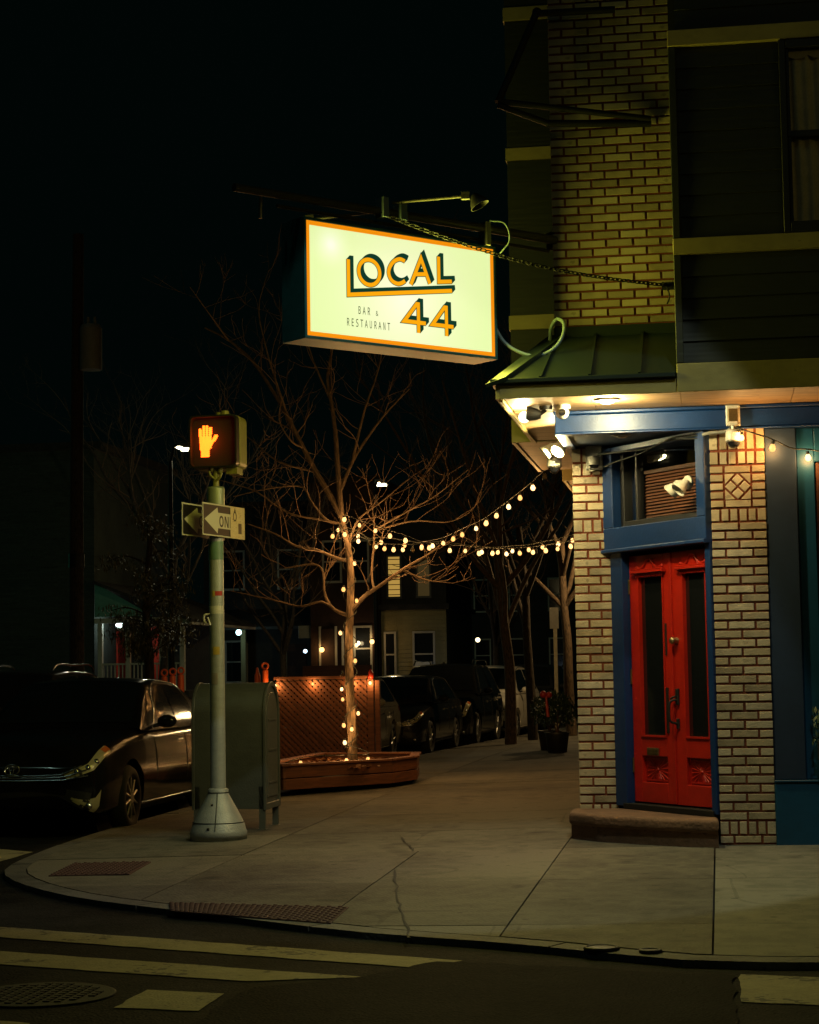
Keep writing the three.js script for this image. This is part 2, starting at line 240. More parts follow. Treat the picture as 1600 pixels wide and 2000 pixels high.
// ---------------------------------------------------------------- the corner building
const building = thing('corner_building', 'corner building with cream brick piers, red doors and blue trim', 'building');
const brickMats = [[0.6, 0.49, 0.31], [0.52, 0.42, 0.26], [0.64, 0.53, 0.35], [0.45, 0.355, 0.215], [0.57, 0.45, 0.26]].map(c => mat(c, { tex: stainT, bump: grainB, bs: 0.003, roughness: 0.55 }));
const brickCache = new Map();
function brick(parent, x, y, w, h, z) { // lower left corner x, y; face at z
  const key = w.toFixed(3) + '_' + h.toFixed(3) + '_' + Math.floor(rnd() * 3);
  if (!brickCache.has(key)) { const b = metreUV(bev(0, w, 0, h, -0.06, 0, 0.0025), rnd() * 4, rnd() * 4); brickCache.set(key, b); }
  const m = new THREE.Mesh(brickCache.get(key), brickMats[Math.floor(rnd() * 5)]); m.castShadow = m.receiveShadow = true; m.name = 'brick'; m.position.set(x + rr(-0.0015, 0.0015), y + rr(-0.0015, 0.0015), z + rr(-0.003, 0.003)); m.rotation.z = rr(-0.006, 0.006); parent.add(m);
}
const J = 0.018;
function course(pier, x0, x1, y0, y1, z, splits) { // splits: fractions of the width
  const w = x1 - x0; for (let i = 0; i + 1 < splits.length; i++) brick(pier, x0 + w * splits[i] + (i ? J / 2 : 0), y0 + J / 2, w * (splits[i + 1] - splits[i]) - (i ? J / 2 : 0) - (i + 2 < splits.length ? J / 2 : 0), y1 - y0 - J, z);
}
const even = n => Array.from({ length: n + 1 }, (_, i) => i / n);
{ // right-hand pier of the entrance
  const x0 = -0.034, x1 = 0.387, z = -15.35, p = mesh('brick_pier', box(x0 + 0.004, x1 - 0.004, 0.1, 3.4, z - 0.35, z - 0.011), M.mortar, building);
  const Y = py => 3.39 - (py - 835) * 0.003982, q = [0, 0.25, 0.75, 1], h = [0, 0.5, 1];
  course(p, x0, x1, Y(881), Y(835), z, even(6)); course(p, x0, x1, Y(910), Y(882), z, even(6)); course(p, x0, x1, Y(927), Y(910), z, q);
  for (let k = 0; k < 3; k++) { const a = Y(944 + k * 17), b = Y(927 + k * 17); brick(p, x0, a + J / 2, 0.25 * (x1 - x0) - J / 2, b - a - J, z); brick(p, x0 + 0.75 * (x1 - x0) + J / 2, a + J / 2, 0.25 * (x1 - x0) - J / 2, b - a - J, z); }
  { // diamond of four tiles with cut bricks around
    const cx = (x0 + x1) / 2, cy = (Y(927) + Y(978)) / 2, s = 0.062;
    for (const [dx, dy] of [[0, 1], [1, 0], [0, -1], [-1, 0]]) { const g = bev(-s / 2, s / 2, -s / 2, s / 2, -0.06, 0, 0.004).rotateZ(Math.PI / 4); const t = mesh('tile', g, brickMats[2], p); t.position.set(cx + dx * 0.054, cy + dy * 0.054, z); }
    const H = 0.1, W = 0.098, r = 0.11; for (const [sx, sy] of [[1, 1], [-1, 1], [-1, -1], [1, -1]]) { const pts = [[sx * W, sy * H], [sx * W, sy * 0.022], [sx * 0.022, sy * H]]; if (sx * sy < 0) pts.reverse(); mesh('tile', poly(pts, -0.06, 0.06), brickMats[0], p).position.set(cx, cy, z); }
  }
  course(p, x0, x1, Y(995), Y(978), z, q); course(p, x0, x1, Y(1022), Y(995), z, even(6));
  let y = Y(1022), k = 0; const n = Math.round((Y(1022) - Y(1602)) / 0.0692), dy = (Y(1022) - Y(1602)) / n; for (; k < n; k++) { course(p, x0, x1, y - dy, y, z, k % 2 ? q : h); y -= dy; }
  course(p, x0, x1, Y(1630), Y(1602), z, even(6)); course(p, x0, x1, Y(1647), Y(1630), z, q);
}
{ // left-hand pier, set back along the side street
  const x0 = -1.196, x1 = -0.872, z = -16.5, p = mesh('brick_pier', box(x0 + 0.004, x1 - 0.004, 0.1, 3.42, z - 0.4, z - 0.011), M.mortar, building);
  const a = [0, 0.36, 1], b = [0, 0.68, 1]; let y = 3.4; course(p, x0, x1, y - 0.13, y, z, even(4)); y -= 0.13; course(p, x0, x1, y - 0.115, y, z, even(4)); y -= 0.115;
  let k = 0; for (; y > 2.86; y -= 0.0735) course(p, x0, x1, y - 0.0735, y, z, k++ % 2 ? a : b);
  course(p, x0, x1, y - 0.115, y, z, even(4)); y -= 0.115;
  for (; y > 0.42; y -= 0.0735) course(p, x0, x1, y - 0.0735, y, z, k++ % 2 ? a : b);
  course(p, x0, x1, y - 0.11, y, z, [0, 0.34, 0.56, 0.78, 1]); y -= 0.11; course(p, x0, x1, 0.12, y, z, a);
}
{ // brick corner of the upper floors
  const x0 = -1.228, x1 = -0.262, z = -15.35, p = mesh('brick_pier', box(x0 + 0.004, x1, 3.6, 7.6, z - 0.6, z - 0.011), M.mortar, building);
  const w = x1 - x0, a = [0, 2 / 9, 4 / 9, 6 / 9, 8 / 9, 1], b = [0, 1 / 9, 3 / 9, 5 / 9, 7 / 9, 1]; let k = 0; for (let y = 4.24; y < 7.5; y += 0.0695) course(p, x0, x1, y, y + 0.0695, z, k++ % 2 ? a : b);
}
// masses behind the visible skin
mesh('wall', [box(-1.2, -1.0, 0.1, 3.5, -34, -16.9), box(-1.2, 6, 3.6, 9, -34, -15.96), box(2.6, 6, 0.1, 3.4, -34, -15.9)], M.houseDark, building);
mesh('ceiling', [box(-1.2, 6, 3.405, 3.55, -34, -15.43)], M.navy, building);
mesh('interior_floor', [box(-0.95, 2.6, 0.1, 0.36, -20, -16.6)], M.black, building);
mesh('interior_wall', [box(-0.95, 2.6, 0.36, 3.4, -20.1, -20)], M.black, building);
// blue lintel with its cap and drip
mesh('lintel', [bev(-1.24, 6, 3.385, 3.53, -15.43, -15.325, 0.008), box(-1.245, -1.16, 3.385, 3.53, -17.2, -15.43)], M.blue, building);
mesh('lintel_cap', [bev(-1.25, 6, 3.532, 3.557, -15.45, -15.3, 0.005), bev(-1.24, 6, 3.372, 3.384, -15.44, -15.312, 0.003)], M.blue, building);
// soffit of planks, fascia boards
{ const s = mesh('soffit', box(-1.55, 6, 3.578, 3.6, -15.45, -14.47), M.soffit, building); const xs = [-1.55, -0.905, -0.235, 0.6, 1.4, 2.2, 3]; for (let i = 0; i + 1 < xs.length; i++) mesh('plank', bev(xs[i] + 0.002, xs[i + 1] - 0.002, 3.56, 3.578, -15.3, -14.475, 0.003), M.soffit, s); }
{ const s = mesh('soffit', box(-1.58, -1.16, 3.578, 3.6, -17.22, -15.45), M.soffit, building); for (let i = 0; i < 7; i++) mesh('plank', bev(-1.56, -1.25, 3.56, 3.578, -17.2 + i * 0.267, -17.2 + i * 0.267 + 0.264, 0.003), M.soffit, s); }
mesh('fascia', [bev(-1.585, -0.262, 3.553, 3.662, -14.475, -14.447, 0.004)], M.tan, building);
mesh('fascia', [bev(-0.255, 6, 3.553, 3.765, -14.46, -14.43, 0.004)], M.tan, building);
mesh('fascia', [box(-1.61, -1.586, 3.553, 3.662, -17.25, -14.45), box(-1.586, -1.56, 3.535, 3.557, -17.25, -14.5)], M.tan, building);
{ // metal pent roof with standing seams and a hip
  const z0 = -14.42, z1 = -15.34, y0 = 3.69, y1 = 4.16, roof = mesh('pent_roof', [slab([-1.63, y0, z0], [-0.262, y0, z0], [-0.262, y1, z1], [-1.2, y1, z1], 0.03), slab([-1.63, y0, -17.24], [-1.63, y0, z0], [-1.2, y1, z1], [-1.2, y1, -17.24], 0.03)], M.roofMetal, building);
  mesh('eave_trim', [bev(-1.64, -0.262, 3.664, 3.7, -14.46, -14.405, 0.006), box(-1.645, -1.6, 3.664, 3.7, -17.24, -14.41)], M.roofMetal, roof);
  mesh('hip_cap', slab([-1.68, y0 - 0.03, z0 + 0.03], [-1.53, y0 + 0.02, z0 + 0.03], [-1.13, y1 + 0.03, z1], [-1.28, y1 + 0.02, z1 - 0.04], 0.03), M.roofMetal, roof);
  for (const x of [-1.27, -0.9, -0.53]) { const t = Math.max(0, Math.min(1, 0)); mesh('seam', slab([x - 0.01, y0 + 0.022, z0], [x + 0.01, y0 + 0.022, z0], [Math.max(x, -1.2) + 0.01, y1 + 0.022, z1], [Math.max(x, -1.2) - 0.01, y1 + 0.022, z1], 0.03), M.roofMetal, roof); }
  mesh('flashing', [box(-1.23, -0.262, 4.15, 4.235, -15.36, -15.325)], M.roofMetal, roof);
}
// clapboard bay over the front pavement
function clapboards(parent, x0, x1, y0, y1, z, m, ex = 0.16) { const w = mesh('siding_wall', box(x0, x1, y0, y1, z - 0.06, z - 0.02), m, parent); const n = Math.round((y1 - y0) / ex), e = (y1 - y0) / n; for (let i = 0; i < n; i++) mesh('clapboard', slab([x0, y0 + i * e + 0.002, z + 0.002], [x1, y0 + i * e + 0.002, z + 0.002], [x1, y0 + (i + 1) * e + 0.004, z - 0.013], [x0, y0 + (i + 1) * e + 0.004, z - 0.013], 0.012), m, w); return w; }
mesh('bay', [box(-0.25, 6, 3.6, 9, -15.4, -14.53)], M.houseDark, building);
clapboards(building, -0.2, 6, 3.77, 4.58, -14.46, M.siding);
clapboards(building, -0.2, 0.555, 4.71, 6.17, -14.46, M.siding);
clapboards(building, -0.2, 6, 6.3, 8.2, -14.46, M.siding);
clapboards(building, 1.6, 6, 4.71, 6.17, -14.46, M.siding);
mesh('corner_board', bev(-0.255, -0.2, 3.77, 4.583, -14.52, -14.435, 0.004), M.siding, building); mesh('corner_board', bev(-0.255, -0.2, 4.708, 6.17, -14.52, -14.435, 0.004), M.siding, building);
for (const [a, b] of [[4.585, 4.705], [6.172, 6.295]]) mesh('band_board', bev(-0.257, 6, a, b, -14.52, -14.42, 0.004), M.tan, building);
{ // upper window with curtains
  const w = mesh('window', [bev(0.56, 0.61, 4.71, 6.165, -14.52, -14.415, 0.005), bev(1.55, 1.6, 4.71, 6.165, -14.52, -14.415, 0.005), bev(0.61, 1.55, 6.1, 6.165, -14.52, -14.415, 0.005), bev(0.61, 1.55, 4.71, 4.79, -14.52, -14.415, 0.005)], M.black, building);
  mesh('sash', [bev(0.61, 1.55, 5.43, 5.475, -14.5, -14.43, 0.004), bev(0.612, 0.635, 4.79, 6.1, -14.5, -14.44, 0.003)], M.black, w);
  mesh('pane', quad([0.635, 5.475, -14.455], [1.55, 5.475, -14.455], [1.55, 6.1, -14.455], [0.635, 6.1, -14.455]), M.pane, w); mesh('pane', quad([0.635, 4.79, -14.47], [1.55, 4.79, -14.47], [1.55, 5.43, -14.47], [0.635, 5.43, -14.47]), M.pane, w);
  const g = new THREE.PlaneGeometry(0.93, 1.32, 90, 14), p = g.attributes.position; for (let i = 0; i < p.count; i++) { const x = p.getX(i), y = p.getY(i); p.setZ(i, 0.012 * Math.sin(x * 75 + 0.8 * Math.sin(y * 3)) + 0.008 * Math.sin(x * 31 + y)); } g.computeVertexNormals(); mesh('curtain', g.translate(1.09, 5.45, -14.503), M.curtain, w);
  const v = new THREE.Shape(); v.moveTo(0, 0); v.lineTo(0.93, 0); v.lineTo(0.93, -0.04); for (let k = 6; k > 0; k--) v.quadraticCurveTo((k - 0.5) * 0.155, -0.1, (k - 1) * 0.155, -0.04); mesh('valance', new THREE.ExtrudeGeometry(v, { depth: 0.004, bevelEnabled: false }).translate(0.625, 6.1, -14.487), M.curtain, w);
}
// bays along the side street
function sideBay(x0, z0, z1) {
  mesh('bay', [box(x0 + 0.05, -1.2, 3.6, 9, z1, z0 - 0.07)], M.houseDark, building);
  for (const [a, b] of [[3.77, 4.575], [4.71, 6.13], [6.25, 7.43], [7.56, 8.6]]) mesh('siding_wall', [box(x0 + 0.006, -1.2, a, b, z0 - 0.06, z0 - 0.02), box(x0 + 0.02, x0 + 0.05, a, b, z1, z0 - 0.07)], M.siding, building);
  for (const [a, b] of [[4.577, 4.708], [6.132, 6.248], [7.432, 7.558]]) mesh('band_board', [bev(x0 - 0.006, -1.23, a, b, z0 - 0.06, z0, 0.004), box(x0 - 0.006, x0 + 0.05, a, b, z1, z0 - 0.062)], M.tan, building);
  mesh('fascia', [bev(x0 - 0.004, -1.2, 3.555, 3.768, z0 - 0.04, z0 - 0.005, 0.004), box(x0 - 0.004, x0 + 0.03, 3.555, 3.768, z1, z0 - 0.042)], M.tan, building);
  const s = mesh('soffit', box(x0 + 0.03, -1.2, 3.585, 3.599, z1, z0 - 0.042), M.soffit, building); for (let z = z0 - 0.05; z > z1 + 0.3; z -= 0.42) mesh('plank', bev(x0 + 0.035, -1.21, 3.568, 3.585, z - 0.416, z, 0.003), M.soffit, s);
}
sideBay(-1.785, -17.27, -19.9); sideBay(-1.62, -20.9, -24);
// shop front right of the pier
mesh('pilaster', [bev(0.392, 0.632, 0.645, 3.372, -15.5, -15.36, 0.006)], M.navy, building);
mesh('base_panel', [bev(0.39, 3, 0.12, 0.625, -15.5, -15.325, 0.008)], M.teal, building); mesh('base_cap', [bev(0.388, 3, 0.627, 0.643, -15.5, -15.31, 0.004)], M.teal, building);
mesh('casing', [bev(0.634, 0.77, 0.645, 3.372, -15.5, -15.39, 0.006), bev(0.77, 3, 3.1, 3.372, -15.5, -15.39, 0.006), bev(0.77, 3, 0.645, 0.84, -15.5, -15.39, 0.006)], M.teal, building);
{ const w = mesh('shop_window', [bev(0.772, 0.81, 0.842, 3.098, -15.49, -15.42, 0.004), bev(0.81, 3, 3.05, 3.098, -15.49, -15.42, 0.004)], M.cedarDark, building); mesh('pane', quad([0.81, 0.842, -15.46], [3, 0.842, -15.46], [3, 3.05, -15.46], [0.81, 3.05, -15.46]), M.glass, w); }

// ---------------------------------------------------------------- the slanted entrance: local x runs along the doors, z outwards
const entryTurn = -THREE.MathUtils.degToRad(53.36);
const entry = { at: [-0.878, 0, -16.5], turn: entryTurn, owner: building };
mesh('jamb', [bev(0.0, 0.17, 0.38, 2.5, -0.2, 0.02, 0.006)], M.blue, entry); mesh('jamb', [bev(1.335, 1.4, 0.38, 2.5, -0.2, 0.02, 0.006)], M.blue, entry);
mesh('transom_frame', [bev(-0.05, 1.4, 2.505, 2.7, -0.2, 0.05, 0.006), bev(-0.06, 1.405, 2.49, 2.52, -0.2, 0.075, 0.006), bev(-0.05, 0.1, 2.7, 3.38, -0.2, 0.05, 0.006), bev(1.285, 1.4, 2.7, 3.38, -0.2, 0.05, 0.006), bev(0.1, 1.285, 3.33, 3.38, -0.2, 0.05, 0.006)], M.blue, entry);
mesh('transom_sash', [bev(0.105, 0.16, 2.702, 3.328, -0.12, -0.03, 0.004), bev(1.22, 1.28, 2.702, 3.328, -0.12, -0.03, 0.004), bev(0.16, 1.22, 2.702, 2.75, -0.12, -0.03, 0.004), bev(0.3, 0.33, 2.75, 3.328, -0.12, -0.05, 0.004)], M.black, entry);
mesh('transom_pane', quad([0.16, 2.75, -0.07], [1.22, 2.75, -0.07], [1.22, 3.328, -0.07], [0.16, 3.328, -0.07]), M.pane, entry);
{ const b = mesh('blind', box(0.36, 1.22, 3.13, 3.16, -0.14, -0.1), M.cedarDark, entry); for (let k = 0; k < 15; k++) mesh('slat', slab([0.36, 2.74 + k * 0.026, -0.105], [1.22, 2.74 + k * 0.026, -0.105], [1.22, 2.762 + k * 0.026, -0.125], [0.36, 2.762 + k * 0.026, -0.125], 0.003), M.cedar, b); }
mesh('interior', [box(0.0, 1.36, 0.3, 3.4, -1.0, -0.98), box(-0.02, 0, 0.3, 3.4, -1, -0.2), box(1.36, 1.38, 0.3, 3.4, -1, -0.2)], M.black, entry);
mesh('threshold', bev(0.12, 1.37, 0.36, 0.408, -0.2, 0.03, 0.005), M.iron, entry);
function doorLeaf(u0, u1, g0, g1, hinge) {
  const d = mesh('door', [bev(u0, g0, 0.42, 2.455, -0.1, -0.05, 0.004), bev(g1, u1, 0.42, 2.455, -0.1, -0.05, 0.004), bev(g0, g1, 2.27, 2.455, -0.1, -0.05, 0.004), bev(g0, g1, 0.8, 0.955, -0.1, -0.05, 0.004), bev(g0, g1, 0.42, 0.585, -0.1, -0.05, 0.004), box(g0, g1, 0.585, 0.8, -0.098, -0.085)], M.red, entry);
  tag(d, hinge < 0 ? 'left red door leaf with mail slot' : 'right red door leaf with pull handle');
  mesh('pane', quad([g0, 0.955, -0.078], [g1, 0.955, -0.078], [g1, 2.27, -0.078], [g0, 2.27, -0.078]), M.glass, d);
  mesh('moulding', [box(g0, g0 + 0.014, 0.955, 2.27, -0.078, -0.044), box(g1 - 0.014, g1, 0.955, 2.27, -0.078, -0.044), box(g0 + 0.014, g1 - 0.014, 0.955, 0.97, -0.078, -0.04)], M.red, d);
  const rays = []; for (let k = 0; k < 22; k++) { const a = k / 22 * Math.PI * 2 + 0.1, cx = (g0 + g1) / 2, cy = 0.69, t = Math.min((g1 - g0) / 2 * 0.82 / Math.abs(Math.cos(a) || 1e-3), 0.078 / Math.abs(Math.sin(a) || 1e-3)); rays.push(rod([cx + Math.cos(a) * 0.02, cy + Math.sin(a) * 0.02, -0.083], [cx + Math.cos(a) * t, cy + Math.sin(a) * t, -0.083], 0.004, 0.007, 5)); }
  mesh('carved_panel', [...rays, ball(0.016, (g0 + g1) / 2, 0.69, -0.085, 10), box(g0 + 0.016, g1 - 0.016, 0.598, 0.608, -0.086, -0.07), box(g0 + 0.016, g1 - 0.016, 0.772, 0.782, -0.086, -0.07)], M.red, d);
  // carved crest over the glass: shelf, dentils, scrolls
  const a = g0 - 0.045, b = g1 + 0.045, w = b - a, cx = (a + b) / 2, den = []; for (let k = 0; k < 16; k++) den.push(box(a + 0.04 + k * (w - 0.08) / 15 - 0.006, a + 0.04 + k * (w - 0.08) / 15 + 0.006, 2.272, 2.3, -0.05, -0.03));
  mesh('crest', [...den, bev(a, b, 2.302, 2.325, -0.05, -0.005, 0.005), bev(a + 0.02, b - 0.02, 2.325, 2.338, -0.05, -0.018, 0.004), pipe([[a + 0.05, 2.35, -0.045], [a + 0.11, 2.343, -0.04], [cx - 0.06, 2.375, -0.04], [cx - 0.025, 2.415, -0.04], [cx, 2.42, -0.04]], 0.011), pipe([[b - 0.05, 2.35, -0.045], [b - 0.11, 2.343, -0.04], [cx + 0.06, 2.375, -0.04], [cx + 0.025, 2.415, -0.04], [cx, 2.42, -0.04]], 0.011), ball(0.016, a + 0.045, 2.352, -0.045, 8), ball(0.016, b - 0.045, 2.352, -0.045, 8), poly([[cx - 0.05, 2.34], [cx + 0.05, 2.34], [cx + 0.02, 2.395], [cx - 0.02, 2.395]], -0.05, 0.018)], M.red, d);
  const hx = hinge < 0 ? u0 : u1; for (const y of [0.72, 1.45, 2.2]) mesh('hinge', cyl(0.009, 0.009, 0.12, hx, y, -0.045, 8), M.brass, d);
  return d;
}
const leftLeaf = doorLeaf(0.18, 0.764, 0.3, 0.665, -1), rightLeaf = doorLeaf(0.782, 1.328, 0.925, 1.25, 1);
mesh('astragal', bev(0.748, 0.79, 0.425, 2.45, -0.052, -0.036, 0.004), M.red, leftLeaf);
mesh('mail_slot', [bev(0.39, 0.55, 0.805, 0.868, -0.052, -0.036, 0.004), box(0.405, 0.535, 0.822, 0.833, -0.036, -0.03), box(0.405, 0.535, 0.845, 0.852, -0.036, -0.03)], M.brass, leftLeaf);
mesh('pull_plate', [bev(0.675, 0.705, 0.99, 1.36, -0.052, -0.04, 0.003), bev(0.68, 0.7, 1.62, 1.88, -0.052, -0.042, 0.003)], M.iron, leftLeaf);
mesh('knob', [ball(0.03, 0.836, 1.735, -0.01, 14), cyl(0.024, 0.03, 0.03, 0, 0, 0, 16).rotateX(Math.PI / 2).translate(0.836, 1.735, -0.04)], M.brass, rightLeaf);
mesh('pull_handle', [bev(0.815, 0.855, 1.22, 1.35, -0.052, -0.03, 0.006), pipe([[0.835, 1.26, -0.03], [0.82, 1.25, 0.015], [0.815, 1.17, 0.03], [0.82, 1.09, 0.02], [0.83, 1.07, -0.03]], 0.01), bev(0.815, 0.85, 1.03, 1.11, -0.052, -0.034, 0.006), pipe([[0.83, 1.29, -0.03], [0.79, 1.27, 0.0]], 0.008)], M.iron, rightLeaf);
{ // worn stone step with a rounded nose
  const o = thing('stone_step', 'worn brown stone doorstep with rounded nose below the red doors', 'step');
  const top = [[-1.27, -16.35], [-1.25, -16.0], [-1.02, -15.72], [-0.62, -15.42], [-0.28, -15.2], [-0.045, -15.12], [-0.045, -15.6], [-0.1, -15.9], [-0.8, -16.46], [-0.9, -16.49], [-1.25, -16.49]];
  const ext = (pts, y0, y1, b) => { const s = new THREE.Shape(pts.map(p => new THREE.Vector2(p[0], -p[1]))); return new THREE.ExtrudeGeometry(s, { depth: y1 - y0 - 2 * b, bevelEnabled: b > 0, bevelThickness: b, bevelSize: b, bevelOffset: -b, bevelSegments: 5 }).rotateX(-Math.PI / 2).translate(0, y0 + b, 0); };
  mesh('tread', ext(top, 0.26, 0.358, 0.035), M.stone, o);
  mesh('riser', ext(top.map(([x, z]) => [x * 0.985 - 0.006, z - 0.05]), 0.08, 0.262, 0.0), M.stone, o);
}

// ---------------------------------------------------------------- hanging sign: local x runs outwards from the corner, z is its lit face
const signTurn = Math.PI + THREE.MathUtils.degToRad(47);
// frame: outward direction (-cos47, sin47), face normal (sin47, cos47)
const sA = THREE.MathUtils.degToRad(47), along = t => [-1.22 - Math.cos(sA) * t, -15.35 + Math.sin(sA) * t];
const sgn = thing('hanging_sign', 'lit box sign with orange border hanging from the corner beam', 'sign', [...[along(1.53)[0]], 4.37, along(1.53)[1]], sA);
{ // local +x points back to the building here (turn 47 degrees), so the face reads left to right
  const w = 1.78, h = 0.845, th = 0.28, b = 0.022;
  mesh('box', [box(-w / 2 - b, w / 2 + b, -h / 2 - b + 0.012, h / 2 + b, -th, -0.012)], M.signCase, sgn);
  mesh('underside', [box(-w / 2 - b, w / 2 + b, -h / 2 - b, -h / 2 - b + 0.011, -th, -0.012)], M.signCase, sgn);
  mesh('retainer', [bev(-w / 2 - b, w / 2 + b, h / 2, h / 2 + b, -0.012, 0.012, 0.004), bev(-w / 2 - b, w / 2 + b, -h / 2 - b, -h / 2, -0.012, 0.012, 0.004), bev(-w / 2 - b, -w / 2, -h / 2, h / 2, -0.012, 0.012, 0.004), bev(w / 2, w / 2 + b, -h / 2, h / 2, -0.012, 0.012, 0.004)], M.signCase, sgn);
  const cv = document.createElement('canvas'); cv.width = 1280; cv.height = 608; const c = cv.getContext('2d');
  c.fillStyle = '#e2f2ae'; c.fillRect(0, 0, 1280, 608);
  for (const [x, y, r, col] of [[640, 360, 620, 'rgba(255,247,226,0.95)'], [160, 110, 150, 'rgba(255,255,245,0.9)']]) { const g = c.createRadialGradient(x, y, 0, x, y, r); g.addColorStop(0, col); g.addColorStop(1, 'rgba(240,250,190,0)'); c.fillStyle = g; c.fillRect(0, 0, 1280, 608); }
  c.strokeStyle = '#f08c0a'; c.lineWidth = 46; c.strokeRect(0, 0, 1280, 608);
  const strokes = [[[272, 176], [272, 366], [978, 268]], 'O', [[652, 142], [634, 134], [607, 134], [565, 157], [534, 211], [554, 258], [597, 273], [628, 265], [651, 249]], [[690, 266], [763, 112], [822, 247]], [[722, 205], [797, 196]], [[886, 88], [886, 228], [978, 216]], [[739, 357], [739, 526]], [[733, 362], [641, 469], [790, 469]], [[934, 355], [935, 525]], [[927, 360], [836, 469], [984, 469]]];
  const draw = (dx, dy, col, lw) => { c.strokeStyle = col; c.lineWidth = lw; c.lineJoin = 'miter'; c.lineCap = 'butt'; strokes.forEach((s, i) => { c.beginPath(); if (s === 'O') { c.save(); c.translate(410 + dx, 230 + dy); c.rotate(-0.12); c.scale(70, 68); c.arc(0, 0, 1, 0, Math.PI * 2); c.restore(); } else if (i === 2) { c.moveTo(s[0][0] + dx, s[0][1] + dy); for (let k = 1; k + 1 < s.length; k++) c.quadraticCurveTo(s[k][0] + dx, s[k][1] + dy, (s[k][0] + s[k + 1][0]) / 2 + dx, (s[k][1] + s[k + 1][1]) / 2 + dy); c.lineTo(s.at(-1)[0] + dx, s.at(-1)[1] + dy); } else s.forEach((p, k) => k ? c.lineTo(p[0] + dx, p[1] + dy) : c.moveTo(p[0] + dx, p[1] + dy)); c.stroke(); }); };
  for (let k = 22; k >= 0; k--) draw(k, -k, '#0c3527', 25);
  draw(0, 0, '#0c3527', 29); draw(0, 0, '#f5a30c', 22);
  c.fillStyle = '#1e2a10'; c.textAlign = 'left'; c.textBaseline = 'alphabetic';
  const word = (t, x, y, w, h) => { c.save(); c.translate(x, y); c.font = '60px sans-serif'; c.scale(w / c.measureText(t).width, h / 44); c.fillText(t, 0, 0); c.restore(); };
  const spread = (t, x, y, w, h) => [...t].forEach((ch, i) => word(ch, x + i * w / t.length, y, w / t.length * 0.62, h));
  spread('BAR', 332, 462, 92, 42); word('&', 449, 461, 17, 28); spread('RESTAURANT', 256, 532, 300, 42);
  const t = new THREE.CanvasTexture(cv); t.colorSpace = THREE.SRGBColorSpace;
  const m = new THREE.MeshStandardMaterial({ map: t, color: C(0.35, 0.35, 0.35), emissive: C(1.04, 1.04, 0.97), emissiveMap: t, roughness: 0.35 });
  mesh('lit_face', new THREE.PlaneGeometry(w, h), m, sgn, true);
  const glowSide = (z, turn, power) => { const l = new THREE.RectAreaLight(C(1, 0.99, 0.09), power, w, h); l.position.set(0, 0, z); l.rotation.y = turn; sgn.add(l); };
  glowSide(0.02, Math.PI, 17);
  const back = mesh('lit_back_face', new THREE.PlaneGeometry(w, h).rotateY(Math.PI).translate(0, 0, -th - 0.004), m, sgn, true);
  glowSide(-th - 0.02, 0, 6);
}
{ // beam and stays that carry the sign
  const o = thing('sign_beam', 'rusty steel beam with stays reaching diagonally from the brick corner', 'bracket', [-1.22, 4.95, -15.35], sA), L = t => -t;
  mesh('beam', [rod([0.02, 0, 0], [L(3.02), 0.0, -0.02], 0.035, 0.03, 12)], M.beam, o);
  mesh('lower_pipe', rod([0.0, -0.08, -0.06], [L(2.6), -0.06, -0.1], 0.014), M.beam, o);
  mesh('hanger', [box(L(0.72) - 0.02, L(0.72) + 0.02, -0.14, 0.045, -0.05, 0.05), rod([L(2.72), 0, -0.13], [L(2.72), -0.16, -0.14], 0.014)], M.steel, o);
  mesh('clamp', [box(L(1.72) - 0.025, L(1.72) + 0.025, -0.05, 0.1, -0.05, 0.05), box(L(1.55) - 0.03, L(1.55) + 0.03, -0.05, 0.07, -0.05, 0.05)], M.conduit, o);
  mesh('wall_plate', bev(0.0, 0.03, -0.07, 0.07, -0.09, 0.0, 0.006), M.iron, o);
  mesh('cable_tie', pipe([[L(0.72), 0.05, 0.06], [L(0.62), 0.03, 0.12], [L(0.58), -0.1, 0.13], [L(0.62), -0.2, 0.06]], 0.006), M.conduit, o);
}
{ const o = thing('sign_chain', 'long chain slanting from the sign beam down to the brick', 'chain'); const a = V(-2.4, 4.93, -14.06), b = V(-0.34, 4.53, -15.3), n = 62; for (let i = 0; i < n; i++) { const p = a.clone().lerp(b, (i + 0.5) / n); p.y -= 0.1 * Math.sin(Math.PI * (i + 0.5) / n); const g = new THREE.TorusGeometry(0.018, 0.005, 5, 10).scale(1.45, 0.8, 1); const k = mesh('link', g, M.iron, o); k.position.copy(p); k.lookAt(p.clone().add(V(b.z - a.z, 0, a.x - b.x).normalize())); k.rotateX(i % 2 ? 0.5 : 2.07); } mesh('anchor', [rod([-0.36, 4.54, -15.27], [-0.3, 4.53, -15.36], 0.014), box(-0.37, -0.27, 4.5, 4.56, -15.35, -15.33), pipe([[-0.33, 4.52, -15.3], [-0.31, 4.44, -15.3], [-0.33, 4.38, -15.31]], 0.007)], M.iron, o); }
